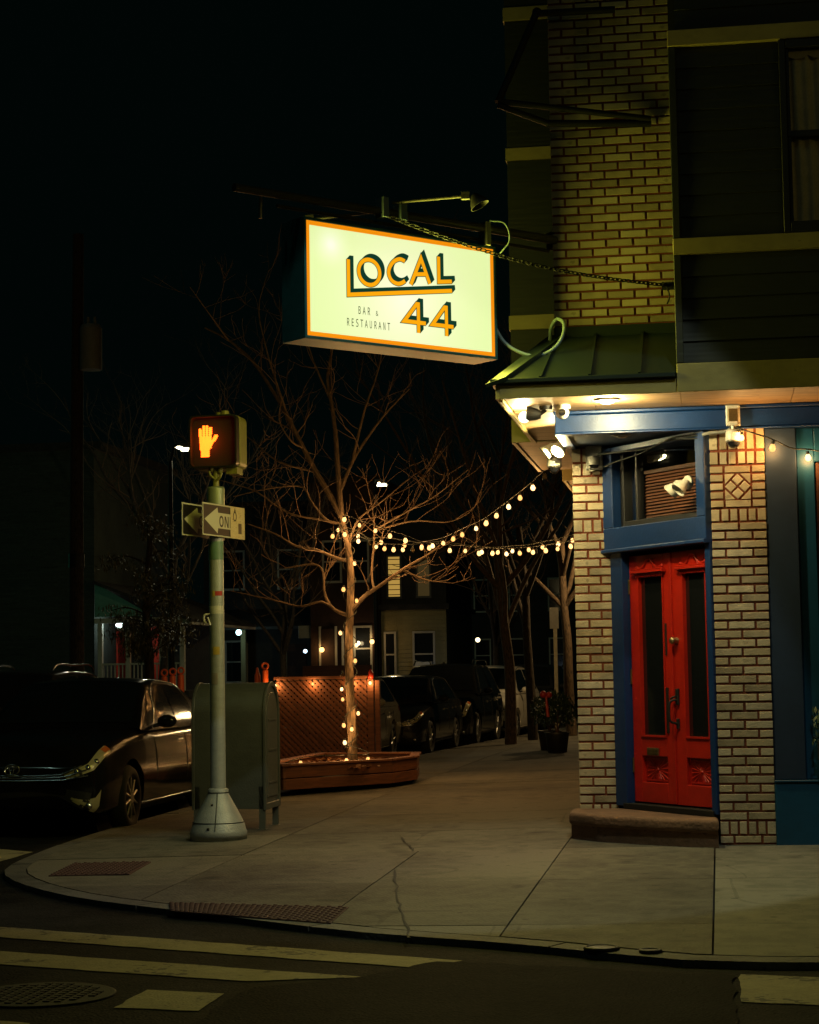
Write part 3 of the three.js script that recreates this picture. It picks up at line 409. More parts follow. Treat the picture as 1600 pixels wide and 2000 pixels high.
for (const [p, q, hd, label] of [[[-2.33, 5.03, -14.17], [-1.76, 5.02, -14.05], 1, 'dark unlit floodlight on a brass arm above the sign, building side'], [[-2.45, 5.0, -14.3], [-2.95, 4.92, -14.1], 0, 'stubby unlit floodlight arm above the outer end of sign']]) {
  const o = thing('sign_floodlight', label, 'floodlight', p, 0, 'floodlights over the sign'); const e = [q[0] - p[0], q[1] - p[1], q[2] - p[2]];
  mesh('arm', rod([0, 0, 0], e, 0.011), M.beam, o); mesh('knuckle', [box(e[0] - 0.03, e[0] + 0.03, e[1] - 0.025, e[1] + 0.03, e[2] - 0.02, e[2] + 0.02)], M.beam, o);
  mesh('reflector', lathe([[0.02, 0], [0.035, 0.02], [0.06, 0.06], [0.075, 0.1], [0.07, 0.1], [0.02, 0.01]], 20).rotateX(Math.PI).rotateZ(hd ? 0.5 : -0.4).translate(e[0] + (hd ? 0.06 : 0), e[1] + 0.01, e[2]), M.iron, o);
}
tag(mesh('conduit_loop', pipe([[-1.66, 4.19, -14.93], [-1.59, 4.071, -14.95], [-1.472, 3.986, -14.95], [-1.332, 3.951, -14.95], [-1.192, 4.014, -14.95], [-1.129, 4.124, -14.98], [-1.135, 4.225, -15.05], [-1.19, 4.263, -15.12], [-1.245, 4.2, -15.2], [-1.257, 4.1, -15.25]], 0.014, 8, 60), M.conduit), 'grey flexible conduit looping from the sign over the eave', 'conduit');
{ const o = thing('iron_bracket', 'old black iron bracket bolted high on the brick corner', 'bracket'); mesh('post', rod([-1.3, 6.79, -15.22], [-1.6, 5.98, -14.95], 0.03), M.iron, o); mesh('upper_arm', rod([-1.3, 6.77, -15.22], [-0.68, 6.78, -15.28], 0.03), M.iron, o); mesh('lower_arm', rod([-1.6, 5.99, -14.95], [-0.42, 5.87, -15.28], 0.025), M.iron, o); mesh('brace', [rod([-1.6, 5.96, -14.95], [-1.22, 5.83, -15.1], 0.025), rod([-1.22, 5.83, -15.1], [-0.42, 5.84, -15.3], 0.03)], M.iron, o); mesh('bolt', [ball(0.04, -1.3, 6.78, -15.22, 10)], M.iron, o); }

// ---------------------------------------------------------------- lamps and cameras on the building
{ const o = thing('soffit_downlight', 'round lit downlight on the soffit above the entrance', 'downlight', [-0.79, 3.56, -14.72]); mesh('trim_ring', cyl(0.085, 0.085, 0.014, 0, -0.008, 0, 28), M.whitePlastic, o); mesh('lamp_lens', lathe([[0, -0.038], [0.045, -0.033], [0.07, -0.015], [0.07, -0.012]], 24), coolGlow, o); light(-0.79, 3.56 - 0.03, -14.72, 11, [1, 0.85, 0.42], 3); }
{ const o = thing('soffit_floodlight', 'lit floodlight with dark hood under the roof corner', 'floodlight', [-1.4, 3.5, -15.0]); mesh('mount', [cyl(0.05, 0.05, 0.03, 0.12, 0.045, 0.02, 18), rod([0.12, 0.03, 0.02], [0.06, -0.01, 0.01], 0.016)], M.iron, o); mesh('hood', lathe([[0.03, 0], [0.045, 0.03], [0.06, 0.11], [0.055, 0.11], [0.025, 0.005]], 20).rotateZ(Math.PI / 2 - 0.12).translate(0.08, -0.005, 0), M.iron, o); mesh('lamp_bulb', ball(0.045, -0.05, -0.018, 0, 16), coolGlow, o); light(-1.45, 3.482, -15, 3, [1, 0.82, 0.38], 2); }
{ const o = thing('turret_camera', 'white round security camera on the soffit facing the street', 'camera', [-1.15, 3.5, -14.95]); mesh('base', cyl(0.05, 0.055, 0.03, 0.01, 0.045, 0, 20), M.whitePlastic, o); mesh('ball', ball(0.052, 0, 0, 0, 20), M.whitePlastic, o); mesh('lens', [cyl(0.028, 0.028, 0.012, 0, 0, 0, 18).rotateX(Math.PI / 2).translate(0.004, -0.005, 0.05)], M.lensDark, o); }
{ const o = thing('ceiling_disc', 'small unlit disc fitting under the entrance ceiling', 'fitting', [-0.72, 3.38, -15.48]); mesh('rim', lathe([[0, -0.022], [0.06, -0.018], [0.085, -0.005], [0.09, 0.02], [0, 0.025]], 24), M.greyPlastic, o); mesh('cap', lathe([[0, -0.034], [0.03, -0.03], [0.045, -0.019], [0, -0.019]], 18), M.whitePlastic, o); }
function domeCamera(name, label, x, y, z, drop) { const o = thing(name, label, 'camera', [x, y, z], 0, 'dome cameras on the building'); mesh('arm', [rod([0, 0.05, 0], [0, 0.05 + drop, 0], 0.018), box(-0.03, 0.03, 0.05 + drop, 0.08 + drop, -0.06, 0.03)], M.whitePlastic, o); mesh('body', lathe([[0, 0.07], [0.055, 0.065], [0.062, 0.04], [0.062, 0.03], [0.058, 0.028], [0.062, 0.024], [0.064, -0.01], [0.058, -0.03], [0, -0.03]], 24), M.whitePlastic, o); mesh('dome', new THREE.SphereGeometry(0.05, 18, 10, 0, Math.PI * 2, Math.PI / 2, Math.PI / 2).translate(0, -0.03, 0), M.lensDark, o); return o; }
domeCamera('dome_camera', 'white dome camera hanging at the corner left of the doors', -1.35, 3.27, -16.55, 0.08);
domeCamera('dome_camera', 'white dome camera on the right brick pier under the lintel', 0.155, 3.29, -15.26, 0.05);
function twinFlood(label, x, y, z, turn, lit) {
  const o = thing('twin_floodlight', label, 'floodlight', [x, y, z], turn, 'twin-headed floodlights'); mesh('base', [lathe([[0, 0.03], [0.05, 0.025], [0.06, 0], [0, 0]], 20).rotateX(Math.PI / 2)], M.whitePlastic, o);
  for (const [sx, rot] of [[-1, 0.9], [1, -0.15]]) { mesh('lamp_head', lathe([[0.015, 0], [0.03, 0.012], [0.036, 0.05], [0.062, 0.1], [0.064, 0.12], [0.058, 0.118], [0.03, 0.06], [0, 0.05]], 20).rotateX(Math.PI / 2 + 0.75).rotateY(-sx * -rot).translate(sx * 0.05, 0.01, 0.05), M.whitePlastic, o); mesh('swivel', rod([sx * 0.015, 0, 0.02], [sx * 0.05, 0.01, 0.06], 0.012), M.whitePlastic, o); }
  if (lit) { mesh('lamp_bulb', ball(0.026, 0.06, -0.07, 0.13, 14), coolGlow, o); }
  return o;
}
twinFlood('white twin floodlight at the left end of the lintel, one head lit', -1.27, 3.42, -16.44, -0.5, true); light(-1.27 + 0.06 * Math.cos(-0.5) + 0.13 * Math.sin(-0.5), 3.35, -16.44 - 0.06 * Math.sin(-0.5) + 0.13 * Math.cos(-0.5), 5.5, WARM, 2);
{ const u = 1.2, n = [-0.803, 0.597], d = [0.597, 0.803]; twinFlood('white unlit twin floodlight on the transom over the red doors', -0.878 + d[0] * u + n[0] * 0.05, 2.98, -16.5 + d[1] * u + n[1] * 0.05, entryTurn, false); }
{ const o = thing('pier_box_light', 'grey box shaped wall lamp at the top of left pier', 'wall lamp', [-0.995, 3.25, -16.49]); mesh('housing', [bev(-0.08, 0.06, -0.05, 0.16, 0, 0.06, 0.008), lathe([[0.05, 0.02], [0.055, 0.02], [0.055, 0.09], [0, 0.1], [0, 0.09]], 20).translate(-0.01, -0.03, 0.06)], M.greyPlastic, o); mesh('lens', cyl(0.042, 0.034, 0.02, -0.01, -0.02, 0.06, 18), M.lensDark, o); mesh('loop', pipe([[-0.05, -0.02, 0.07], [-0.045, -0.055, 0.075], [-0.01, -0.06, 0.075]], 0.004), M.whitePlastic, o); }
{ const o = thing('junction_box', 'cream electrical box on the lintel above the right pier', 'electrical box', [0.155, 3.47, -15.32]); mesh('body', bev(-0.055, 0.055, -0.08, 0.085, 0, 0.05, 0.01), M.whitePlastic, o); mesh('cover', bev(-0.036, 0.036, -0.05, 0.055, 0.05, 0.062, 0.006), M.brass, o); mesh('screw', [ball(0.006, 0.048, 0.07, 0.05, 6), ball(0.006, 0.048, -0.06, 0.05, 6)], M.brass, o); mesh('conduit', [pipe([[-0.02, -0.1, 0.03], [-0.06, -0.12, 0.03], [-0.2, -0.13, 0.02], [-0.24, -0.14, 0.01]], 0.014), rod([0, -0.08, 0.03], [0, -0.12, 0.04], 0.02)], M.greyPlastic, o); }
tag(mesh('entrance_cable', [pipe([[-0.06, 3.33, -15.36], [-0.3, 3.35, -15.55], [-0.5, 3.3, -15.8], [-0.75, 3.31, -16.1], [-0.98, 3.33, -16.45]], 0.008), pipe([[-0.06, 3.31, -15.36], [-0.35, 3.33, -15.6], [-0.6, 3.27, -15.95], [-0.8, 3.24, -16.2], [-0.92, 3.22, -16.4]], 0.007)], M.cord), 'black cables draped under the lintel across the entrance', 'cable');

// ---------------------------------------------------------------- signal pole, signal, one-way signs
const PX = -4.39, PZ = -16.77, PY = hs(PX, PZ);
{
  const o = thing('signal_pole', 'grey-green painted signal pole with flared bolted base on the corner', 'pole', [PX, PY, PZ]);
  mesh('base', [lathe([[0, 0], [0.25, 0], [0.252, 0.07], [0.245, 0.085], [0.225, 0.15], [0.18, 0.24], [0.13, 0.33], [0.098, 0.39], [0.09, 0.41], [0.09, 0.44], [0.076, 0.45], [0, 0.45]], 40)], M.pole, o);
  mesh('base_seam', [new THREE.TorusGeometry(0.226, 0.004, 5, 40).rotateX(Math.PI / 2).translate(0, 0.155, 0), new THREE.TorusGeometry(0.091, 0.005, 5, 30).rotateX(Math.PI / 2).translate(0, 0.412, 0), pipe([[0.03, 0.09, 0.243], [0.03, 0.15, 0.224], [0.025, 0.24, 0.177], [0.02, 0.33, 0.128], [0.015, 0.41, 0.09]], 0.004)], M.iron, o);
  mesh('bolt', [ball(0.014, -0.03, 0.11, 0.238, 8), ball(0.012, -0.02, 0.31, 0.138, 8)], M.iron, o);
  mesh('shaft', [lathe([[0.068, 0.44], [0.066, 1.2], [0.062, 2.95]], 28)], M.pole, o);
  mesh('collar', [lathe([[0.062, 2.9], [0.078, 2.92], [0.078, 3.09], [0.072, 3.11], [0, 3.12]], 28)], mat([0.32, 0.34, 0.22], { tex: paintT, roughness: 0.45, metalness: 0.3 }), o);
  mesh('neck', [rod([0, 3.1, 0], [0.005, 3.3, 0], 0.03, 0.026, 12), pipe([[0.005, 3.16, 0.02], [0.05, 3.2, 0.03], [0.06, 3.27, 0.02]], 0.012), pipe([[0.005, 3.17, 0.02], [-0.045, 3.22, 0.03], [-0.05, 3.28, 0.02]], 0.012), ball(0.028, 0.045, 3.25, 0.02, 10), ball(0.026, -0.035, 3.27, 0.02, 10)], M.signalYellow, o);
  const curved = (y0, y1, a0, a1, m, name, r) => mesh(name, new THREE.CylinderGeometry(r, r, y1 - y0, 10, 1, true, a0, a1 - a0).translate(0, (y0 + y1) / 2, 0), m, o);
  curved(2.14, 2.18, 0.05, 1.1, mat([0.45, 0.04, 0.03], { tex: grainT }), 'sticker', 0.0665); curved(2.13, 2.185, -0.35, 0.02, mat([0.5, 0.36, 0.06], { tex: grainT }), 'sticker', 0.0665);
  curved(1.62, 1.69, -0.3, 0.6, mat([0.5, 0.34, 0.05], { tex: grainT }), 'sticker', 0.068); curved(1.98, 2.05, -1.2, 1.2, M.whitePlastic, 'tape', 0.0672);
  curved(1.36, 1.46, -0.6, 0.3, mat([0.42, 0.36, 0.3], { tex: stainT }), 'sticker', 0.0685);
  curved(2.46, 2.62, -1.4, 1.5, mat([0.13, 0.22, 0.15], { tex: paintT, roughness: 0.5 }), 'old_paint', 0.0668);
  mesh('torn_band', [pipe([[-0.06, 1.98, 0.03], [-0.1, 1.97, 0.04], [-0.105, 1.92, 0.04], [-0.085, 1.9, 0.05]], 0.009), pipe([[-0.07, 1.95, 0.05], [-0.05, 1.9, 0.06], [-0.045, 1.88, 0.065]], 0.009)], M.whitePlastic, o);
}
{ // pedestrian signal showing the raised hand
  const o = thing('pedestrian_signal', 'pedestrian signal glowing with an orange-red raised hand', 'traffic signal', [PX + 0.005, PY + 3.43, PZ], THREE.MathUtils.degToRad(-3));
  const w = 0.43, h = 0.46, rsh = (w, h, r) => { const s = new THREE.Shape(); s.moveTo(-w / 2 + r, -h / 2); s.lineTo(w / 2 - r, -h / 2); s.quadraticCurveTo(w / 2, -h / 2, w / 2, -h / 2 + r); s.lineTo(w / 2, h / 2 - r); s.quadraticCurveTo(w / 2, h / 2, w / 2 - r, h / 2); s.lineTo(-w / 2 + r, h / 2); s.quadraticCurveTo(-w / 2, h / 2, -w / 2, h / 2 - r); s.lineTo(-w / 2, -h / 2 + r); s.quadraticCurveTo(-w / 2, -h / 2, -w / 2 + r, -h / 2); return s; };
  mesh('housing', new THREE.ExtrudeGeometry(rsh(w, h, 0.05), { depth: 0.2, bevelEnabled: true, bevelSize: 0.01, bevelThickness: 0.01, bevelSegments: 2 }).translate(0, 0.08, -0.2), M.signalYellow, o);
  const vis = rsh(w + 0.01, h + 0.01, 0.05); vis.holes.push(new THREE.Path(rsh(w - 0.02, h - 0.02, 0.045).getPoints(6))); mesh('visor', new THREE.ExtrudeGeometry(vis, { depth: 0.09, bevelEnabled: false }).translate(0, 0.08, 0.01), M.visor, o);
  mesh('face', new THREE.ShapeGeometry(rsh(w - 0.02, h - 0.02, 0.045)).translate(0, 0.08, 0.016), mat([0.012, 0.008, 0.008], { roughness: 0.7 }), o);
  mesh('top_cap', [cyl(0.035, 0.04, 0.05, 0.06, 0.345, -0.08, 14), cyl(0.03, 0.03, 0.04, 0, 0.34, -0.1, 14)], M.signalYellow, o); mesh('latch', [ball(0.014, -0.14, 0.325, -0.05, 8), ball(0.014, 0.12, 0.325, -0.05, 8), box(0.1, 0.2, -0.21, -0.15, -0.15, 0.02)], M.signalYellow, o);
  // the hand is a field of small lamps
  const inHand = (x, y) => { const cap = (ax, ay, bx, by, r) => { const t = Math.max(0, Math.min(1, ((x - ax) * (bx - ax) + (y - ay) * (by - ay)) / ((bx - ax) ** 2 + (by - ay) ** 2))); return Math.hypot(x - ax - t * (bx - ax), y - ay - t * (by - ay)) < r; }; return cap(-0.047, -0.02, -0.052, 0.098, 0.0145) || cap(-0.017, 0, -0.018, 0.128, 0.0145) || cap(0.013, 0, 0.016, 0.13, 0.0145) || cap(0.043, -0.02, 0.05, 0.112, 0.0145) || cap(0.04, -0.06, 0.105, 0.035, 0.016) || (Math.abs(x) < 0.058 && y > -0.075 && y < 0.03) || (Math.abs(x + 0.004) < 0.05 - (y < -0.1 ? 0.006 : 0) && y > -0.165 && y < -0.05); };
  const hand = [], pitch = 0.0105; let r = 0; for (let y = -0.165; y < 0.15; y += pitch * 0.87, r++) for (let x = -0.08 + (r % 2) * pitch / 2; x < 0.13; x += pitch) if (inHand(x, y)) hand.push(new THREE.CircleGeometry(0.005, 7).scale(0.94, 0.94, 1).translate(x * 0.94 - 0.09, y * 0.94 + 0.1, 0.022));
  tag(mesh('hand_lamp_field', hand, glow(8, 0.85, 0.05), o), null, null, null, 'stuff');
  const l = new THREE.RectAreaLight(C(1, 0.16, 0.02), 1.6, 0.15, 0.26); l.position.set(-0.085, 0.09, 0.03); l.rotation.y = Math.PI; o.add(l);
  light(PX - 0.08, PY + 3.53, PZ + 0.075, 0.16, [1, 0.05, 0.004], 2);
}
function oneWay(label, x, y, z, turn, sticker) {
  const o = thing('one_way_sign', label, 'sign', [x, y, z], turn, 'one-way signs on the pole'); const w = 0.8, h = 0.29;
  const cv = document.createElement('canvas'); cv.width = 768; cv.height = 256; const c = cv.getContext('2d'); c.fillStyle = '#b4b09a'; c.fillRect(0, 0, 768, 256); c.fillStyle = '#10100e'; c.fillRect(10, 10, 748, 236);
  c.fillStyle = '#b4b09a'; c.beginPath(); c.moveTo(30, 128); c.lineTo(265, 24); c.lineTo(276, 66); c.lineTo(738, 66); c.lineTo(738, 190); c.lineTo(276, 190); c.lineTo(265, 232); c.closePath(); c.fill(); c.fillStyle = '#10100e'; c.font = 'bold 124px sans-serif'; c.textBaseline = 'middle'; c.fillText('ONE', 290, 134); c.fillText('WAY', 570, 134, 160);
  const t = new THREE.CanvasTexture(cv); t.colorSpace = THREE.SRGBColorSpace;
  mesh('plate', bev(-w / 2, w / 2, -h / 2, h / 2, -0.003, 0, 0.001), M.steel, o); mesh('printed_face', new THREE.PlaneGeometry(w - 0.006, h - 0.006).translate(0, 0, 0.003), new THREE.MeshStandardMaterial({ map: t, roughness: 0.45 }), o, true);
  mesh('strap', [box(-0.03, 0.03, 0.08, 0.1, -0.06, -0.003), box(-0.03, 0.03, -0.1, -0.08, -0.06, -0.003)], M.steel, o);
  if (sticker) { const k = document.createElement('canvas'); k.width = k.height = 256; const d = k.getContext('2d'); d.fillStyle = '#c9b184'; d.fillRect(0, 0, 256, 256); for (let i = 0; i < 240; i++) { d.fillStyle = ['#b89a68', '#d9c59b', '#8a6a40', '#c2a878'][i % 4]; d.globalAlpha = 0.35; d.fillRect(rnd() * 256, rnd() * 256, 4 + rnd() * 22, 2 + rnd() * 9); } d.globalAlpha = 1; d.strokeStyle = '#3a2a16'; d.lineWidth = 12; d.beginPath(); d.ellipse(80, 78, 26, 34, 0, 0, 7); d.stroke(); d.beginPath(); d.moveTo(56, 70); d.lineTo(80, 20); d.lineTo(104, 70); d.stroke(); d.fillStyle = '#5a4630'; d.fillRect(140, 130, 60, 84); const kt = new THREE.CanvasTexture(k); kt.colorSpace = THREE.SRGBColorSpace; mesh('sticker', new THREE.PlaneGeometry(0.28, h - 0.004).translate(w / 2 - 0.142, 0, 0.006), new THREE.MeshStandardMaterial({ map: kt, roughness: 0.6 }), o, true); }
}
// plates stand almost edge-on: their direction runs 22 degrees off the view, parallel to each other
{ const a = THREE.MathUtils.degToRad(22 - 8.97), tn = Math.PI / 2 - a; oneWay('front one-way sign with arrow and a weathered sticker on pole', PX + 0.075 - 0.0, PY + 2.8, PZ + 0.02, tn, true); oneWay('rear one-way sign showing only its arrow behind the pole', PX - 0.1, PY + 2.8, PZ + 0.05, tn, false); }
{ // storage mailbox
  const o = thing('relay_mailbox', 'olive green round-topped steel mail storage box behind the pole', 'mailbox', [-4.52, hs(-4.5, -17.9), -17.95]), w = 0.66, d = 0.58;
  const prof = (W, y0, top) => { const s = new THREE.Shape(); s.moveTo(-W / 2, y0); s.lineTo(W / 2, y0); s.lineTo(W / 2, top - W / 2); s.absarc(0, top - W / 2, W / 2, 0, Math.PI, false); s.lineTo(-W / 2, y0); return s; };
  const body = (W, y0, top, x0, x1) => new THREE.ExtrudeGeometry(prof(W, y0, top), { depth: x1 - x0, bevelEnabled: true, bevelSize: 0.006, bevelThickness: 0.006, bevelSegments: 2, curveSegments: 20 }).rotateY(Math.PI / 2).translate(x0, 0, 0);
  mesh('body', body(d - 0.012, 0.2, 1.35, -w / 2, w / 2), M.mailGreen, o);
  const rim = prof(d + 0.02, 0.19, 1.362); rim.holes.push(new THREE.Path(prof(d - 0.05, 0.24, 1.325).getPoints(20))); for (const s of [-1, 1]) mesh('end_rim', new THREE.ExtrudeGeometry(rim, { depth: 0.018, bevelEnabled: true, bevelSize: 0.004, bevelThickness: 0.004, bevelSegments: 1 }).rotateY(Math.PI / 2).translate(s > 0 ? w / 2 : -w / 2 - 0.02, 0, 0), M.mailGreen, o);
  mesh('door_panel', body(d - 0.16, 0.3, 1.26, w / 2 + 0.006, w / 2 + 0.012), M.mailGreen, o); mesh('door_rib', [0.42, 0.72, 1.0].map(y => box(w / 2 + 0.018, w / 2 + 0.026, y, y + 0.014, -0.16, 0.16)), M.mailGreen, o);
  for (const sx of [-1, 1]) for (const sz of [-1, 1]) mesh('leg', [box(sx * (w / 2 - 0.02) - 0.028, sx * (w / 2 - 0.02) + 0.028, 0, 0.4, sz * (d / 2 - 0.02) - 0.02, sz * (d / 2 - 0.02) + 0.02), box(sx * (w / 2 - 0.02) - 0.04, sx * (w / 2 - 0.02) + 0.04, 0, 0.012, sz * (d / 2 - 0.02) - 0.03, sz * (d / 2 - 0.02) + 0.04)], M.mailGreen, o);
}

// ---------------------------------------------------------------- planter, tree, festoon lights
const treeAt = [-4.68, -24.7];
{
  const o = thing('tree_planter', 'low cedar plank planter with angled end around the lit tree', 'planter'), base = 0.17;
  const P = [[-5.06, -22.3], [-3.98, -23.55], [-3.8, -24.35], [-3.95, -25.5], [-5.3, -25.6], [-5.4, -22.9]];
  P.forEach((a, i) => { const b = P[(i + 1) % P.length], L = Math.hypot(b[0] - a[0], b[1] - a[1]), turn = Math.atan2(-(b[1] - a[1]), b[0] - a[0]); for (const [y0, y1] of [[0.03, 0.155], [0.165, 0.3]]) { const m = mesh('plank', bev(0.003, L - 0.003, y0, y1, -0.04, 0, 0.006), M.cedar, o); m.position.set(a[0], base - 0.02, a[1]); m.rotation.y = turn; } const c = mesh('cap_board', bev(-0.03, L + 0.03, 0.302, 0.33, -0.1, 0.025, 0.006), M.cedar, o); c.position.set(a[0], base - 0.02 + i * 0.0007, a[1]); c.rotation.y = turn; });
  mesh('soil', flat(P.map(([x, z]) => [x * 0.99 - 0.046, (z + 24) * 0.97 - 24]), base + 0.21), M.mulch, o);
  const lf = []; for (let i = 0; i < 420; i++) { const x = rr(-5.25, -4.05), z = rr(-25.3, -23); if ((x + 5.06) * 1.25 + (z + 22.4) * 1.08 > 0.9 && z > -23.9) continue; lf.push(new THREE.CircleGeometry(rr(0.02, 0.04), 5).rotateX(-Math.PI / 2 + rr(-0.7, 0.7)).rotateY(rr(0, 6)).translate(x, base + 0.225 + rnd() * 0.03, z)); } tag(mesh('leaf_litter', lf, M.dryLeaf, o), null, null, null, 'stuff');
}
function limb(pts, r0, r1, sides = 6) { // tapered tube along a polyline
  const c = new THREE.CatmullRomCurve3(pts.map(p => p.isVector3 ? p : V(...p))), n = Math.max(3, pts.length * 3), fr = c.computeFrenetFrames(n, false), pos = [], nor = [], uv = [], idx = [], L = c.getLength();
  for (let i = 0; i <= n; i++) { const p = c.getPointAt(i / n), r = r0 + (r1 - r0) * i / n; for (let k = 0; k <= sides; k++) { const a = k / sides * Math.PI * 2, d = fr.normals[i].clone().multiplyScalar(Math.cos(a)).addScaledVector(fr.binormals[i], Math.sin(a)); pos.push(p.x + d.x * r, p.y + d.y * r, p.z + d.z * r); nor.push(d.x, d.y, d.z); uv.push(k / sides * r0 * 6.3, i / n * L); } }
  for (let i = 0; i < n; i++) for (let k = 0; k < sides; k++) { const a = i * (sides + 1) + k, b = a + sides + 1; idx.push(a, a + 1, b, b, a + 1, b + 1); }
  const g = new THREE.BufferGeometry(); g.setAttribute('position', new THREE.Float32BufferAttribute(pos, 3)); g.setAttribute('normal', new THREE.Float32BufferAttribute(nor, 3)); g.setAttribute('uv', new THREE.Float32BufferAttribute(uv, 2)); g.setIndex(idx); return plain(g);
}
function twigs(out, pts, r, depth, count, len) { // crooked side shoots
  const c = new THREE.CatmullRomCurve3(pts.map(p => p.isVector3 ? p : V(...p)));
  for (let i = 0; i < count; i++) {
    const t = rr(0.2, 1), p = c.getPointAt(t), d = c.getTangentAt(t), side = V(rr(-1, 1), rr(-0.3, 0.9), rr(-1, 1)).normalize(); d.multiplyScalar(0.7).add(side).normalize(); const L = len * rr(0.4, 1.1), q = [p.clone()]; let k = p.clone();
    for (let s = 0; s < 5; s++) { d.add(V(rr(-0.3, 0.3), rr(-0.12, 0.3), rr(-0.3, 0.3))).normalize(); k = k.clone().addScaledVector(d, L / 5); q.push(k); }
    const rad = Math.max(0.0035, r * (1 - t * 0.6)); out.push(limb(q, rad, Math.max(0.002, rad * 0.35), 4)); if (depth > 0) twigs(out, q, rad * 0.6, depth - 1, Math.max(2, Math.round(count * 0.55)), L * 0.6);
  }
}
{
  const o = thing('street_tree', 'bare young tree in the planter wrapped with festoon bulbs', 'tree');
  const trunk = [[-4.68, 0.25, -24.7], [-4.7, 0.97, -24.7], [-4.72, 1.69, -24.7], [-4.7, 2.28, -24.7], [-4.68, 2.75, -24.7], [-4.71, 3.14, -24.7], [-4.79, 3.55, -24.7], [-4.82, 3.95, -24.7], [-4.84, 4.28, -24.7], [-4.86, 4.69, -24.7]];
  mesh('trunk', [limb(trunk, 0.064, 0.032, 12)], M.bark, o, true);
  const B = [[[-4.79, 3.55, -24.7], [-4.98, 3.89, -24.74], [-5.15, 4.17, -24.78], [-5.33, 4.51, -24.82], [-5.54, 4.93, -24.86], [-5.75, 5.29, -24.9], [-6.04, 5.71, -24.94], [-6.39, 6.01, -24.98], [-6.68, 6.17, -25.01]], [[-4.86, 4.65, -24.7], [-4.9, 5.02, -24.69], [-4.95, 5.36, -24.67], [-4.89, 5.69, -24.66], [-4.83, 6.29, -24.65]], [[-4.81, 3.88, -24.7], [-4.64, 4.28, -24.74], [-4.43, 4.61, -24.78], [-4.17, 4.94, -24.82], [-3.9, 5.21, -24.86]], [[-4.65, 4.26, -24.73], [-4.46, 4.93, -24.66], [-4.26, 5.46, -24.62], [-4.18, 5.85, -24.58]], [[-4.71, 2.98, -24.7], [-4.86, 3.01, -24.67], [-5.1, 3.12, -24.64], [-5.38, 3.18, -24.61], [-5.62, 3.33, -24.58], [-6, 3.48, -24.55]], [[-4.7, 2.26, -24.7], [-4.93, 2.36, -24.8], [-5.07, 2.56, -24.91], [-5.11, 2.86, -25.01], [-5.22, 2.96, -25.12], [-5.68, 2.93, -25.22]], [[-4.92, 2.36, -24.79], [-5.09, 2.46, -24.85], [-5.41, 2.41, -24.99], [-5.7, 2.48, -25.14], [-6.43, 2.65, -25.28]], [[-4.68, 2.33, -24.7], [-4.48, 2.52, -24.62], [-4.33, 2.6, -24.54], [-3.95, 2.84, -24.46], [-3.59, 3.03, -24.38], [-3.45, 3.12, -24.3]], [[-3.97, 2.83, -24.47], [-3.65, 2.69, -24.6], [-3.44, 2.69, -24.7], [-3.32, 2.77, -24.8]], [[-4.35, 2.6, -24.55], [-4.42, 2.79, -24.78], [-4.39, 3.43, -24.86], [-4.47, 3.9, -24.94], [-4.57, 4.21, -25.02]], [[-4.39, 3.38, -24.86], [-3.85, 3.6, -24.5], [-3.5, 3.75, -24.3], [-3.05, 4.05, -24.11]], [[-4.39, 3.37, -24.86], [-3.84, 3.47, -24.71], [-3.37, 3.45, -24.72], [-3.08, 3.6, -24.73], [-2.96, 3.82, -24.74]], [[-4.71, 3.2, -24.7], [-4.54, 3.5, -24.57], [-4.2, 3.72, -24.43], [-3.83, 3.98, -24.3]], [[-4.77, 3.46, -24.7], [-4.97, 3.5, -24.71], [-5.21, 3.79, -24.71], [-5.29, 3.95, -24.72], [-5.76, 3.95, -24.72], [-6.24, 3.86, -24.73]], [[-5.31, 4.48, -24.8], [-5.42, 4.54, -24.64], [-5.58, 4.83, -24.59], [-5.53, 5.09, -24.53]], [[-5.14, 4.15, -24.77], [-5.68, 4.33, -24.84], [-6.15, 4.7, -24.98], [-6.51, 4.76, -25.12]], [[-5.53, 4.91, -24.86], [-5.76, 5.79, -24.65], [-5.84, 6.33, -24.59], [-5.72, 6.72, -24.54]], [[-6.35, 5.98, -24.97], [-6.54, 6.34, -24.48], [-6.68, 6.58, -24.26]], [[-4.97, 3.5, -24.71], [-5.52, 3.63, -24.69], [-5.92, 3.91, -24.68], [-6.61, 4.14, -24.67]], [[-4.91, 5.06, -24.69], [-5.13, 5.62, -24.6], [-5.24, 6.02, -24.51], [-5.42, 6.34, -24.41]]];
  const R = [0.042, 0.03, 0.028, 0.022, 0.024, 0.026, 0.018, 0.032, 0.015, 0.016, 0.014, 0.014, 0.016, 0.02, 0.014, 0.016, 0.018, 0.012, 0.015, 0.015], tw = [];
  B.forEach((b, i) => { mesh('branch', limb(b, R[i], R[i] * 0.3, 8), M.bark, o, true); twigs(tw, b, R[i] * 0.36, 1, 6, 1.0); });
  tag(mesh('twigs', tw, M.twig, o), null, null, null, 'stuff');
}
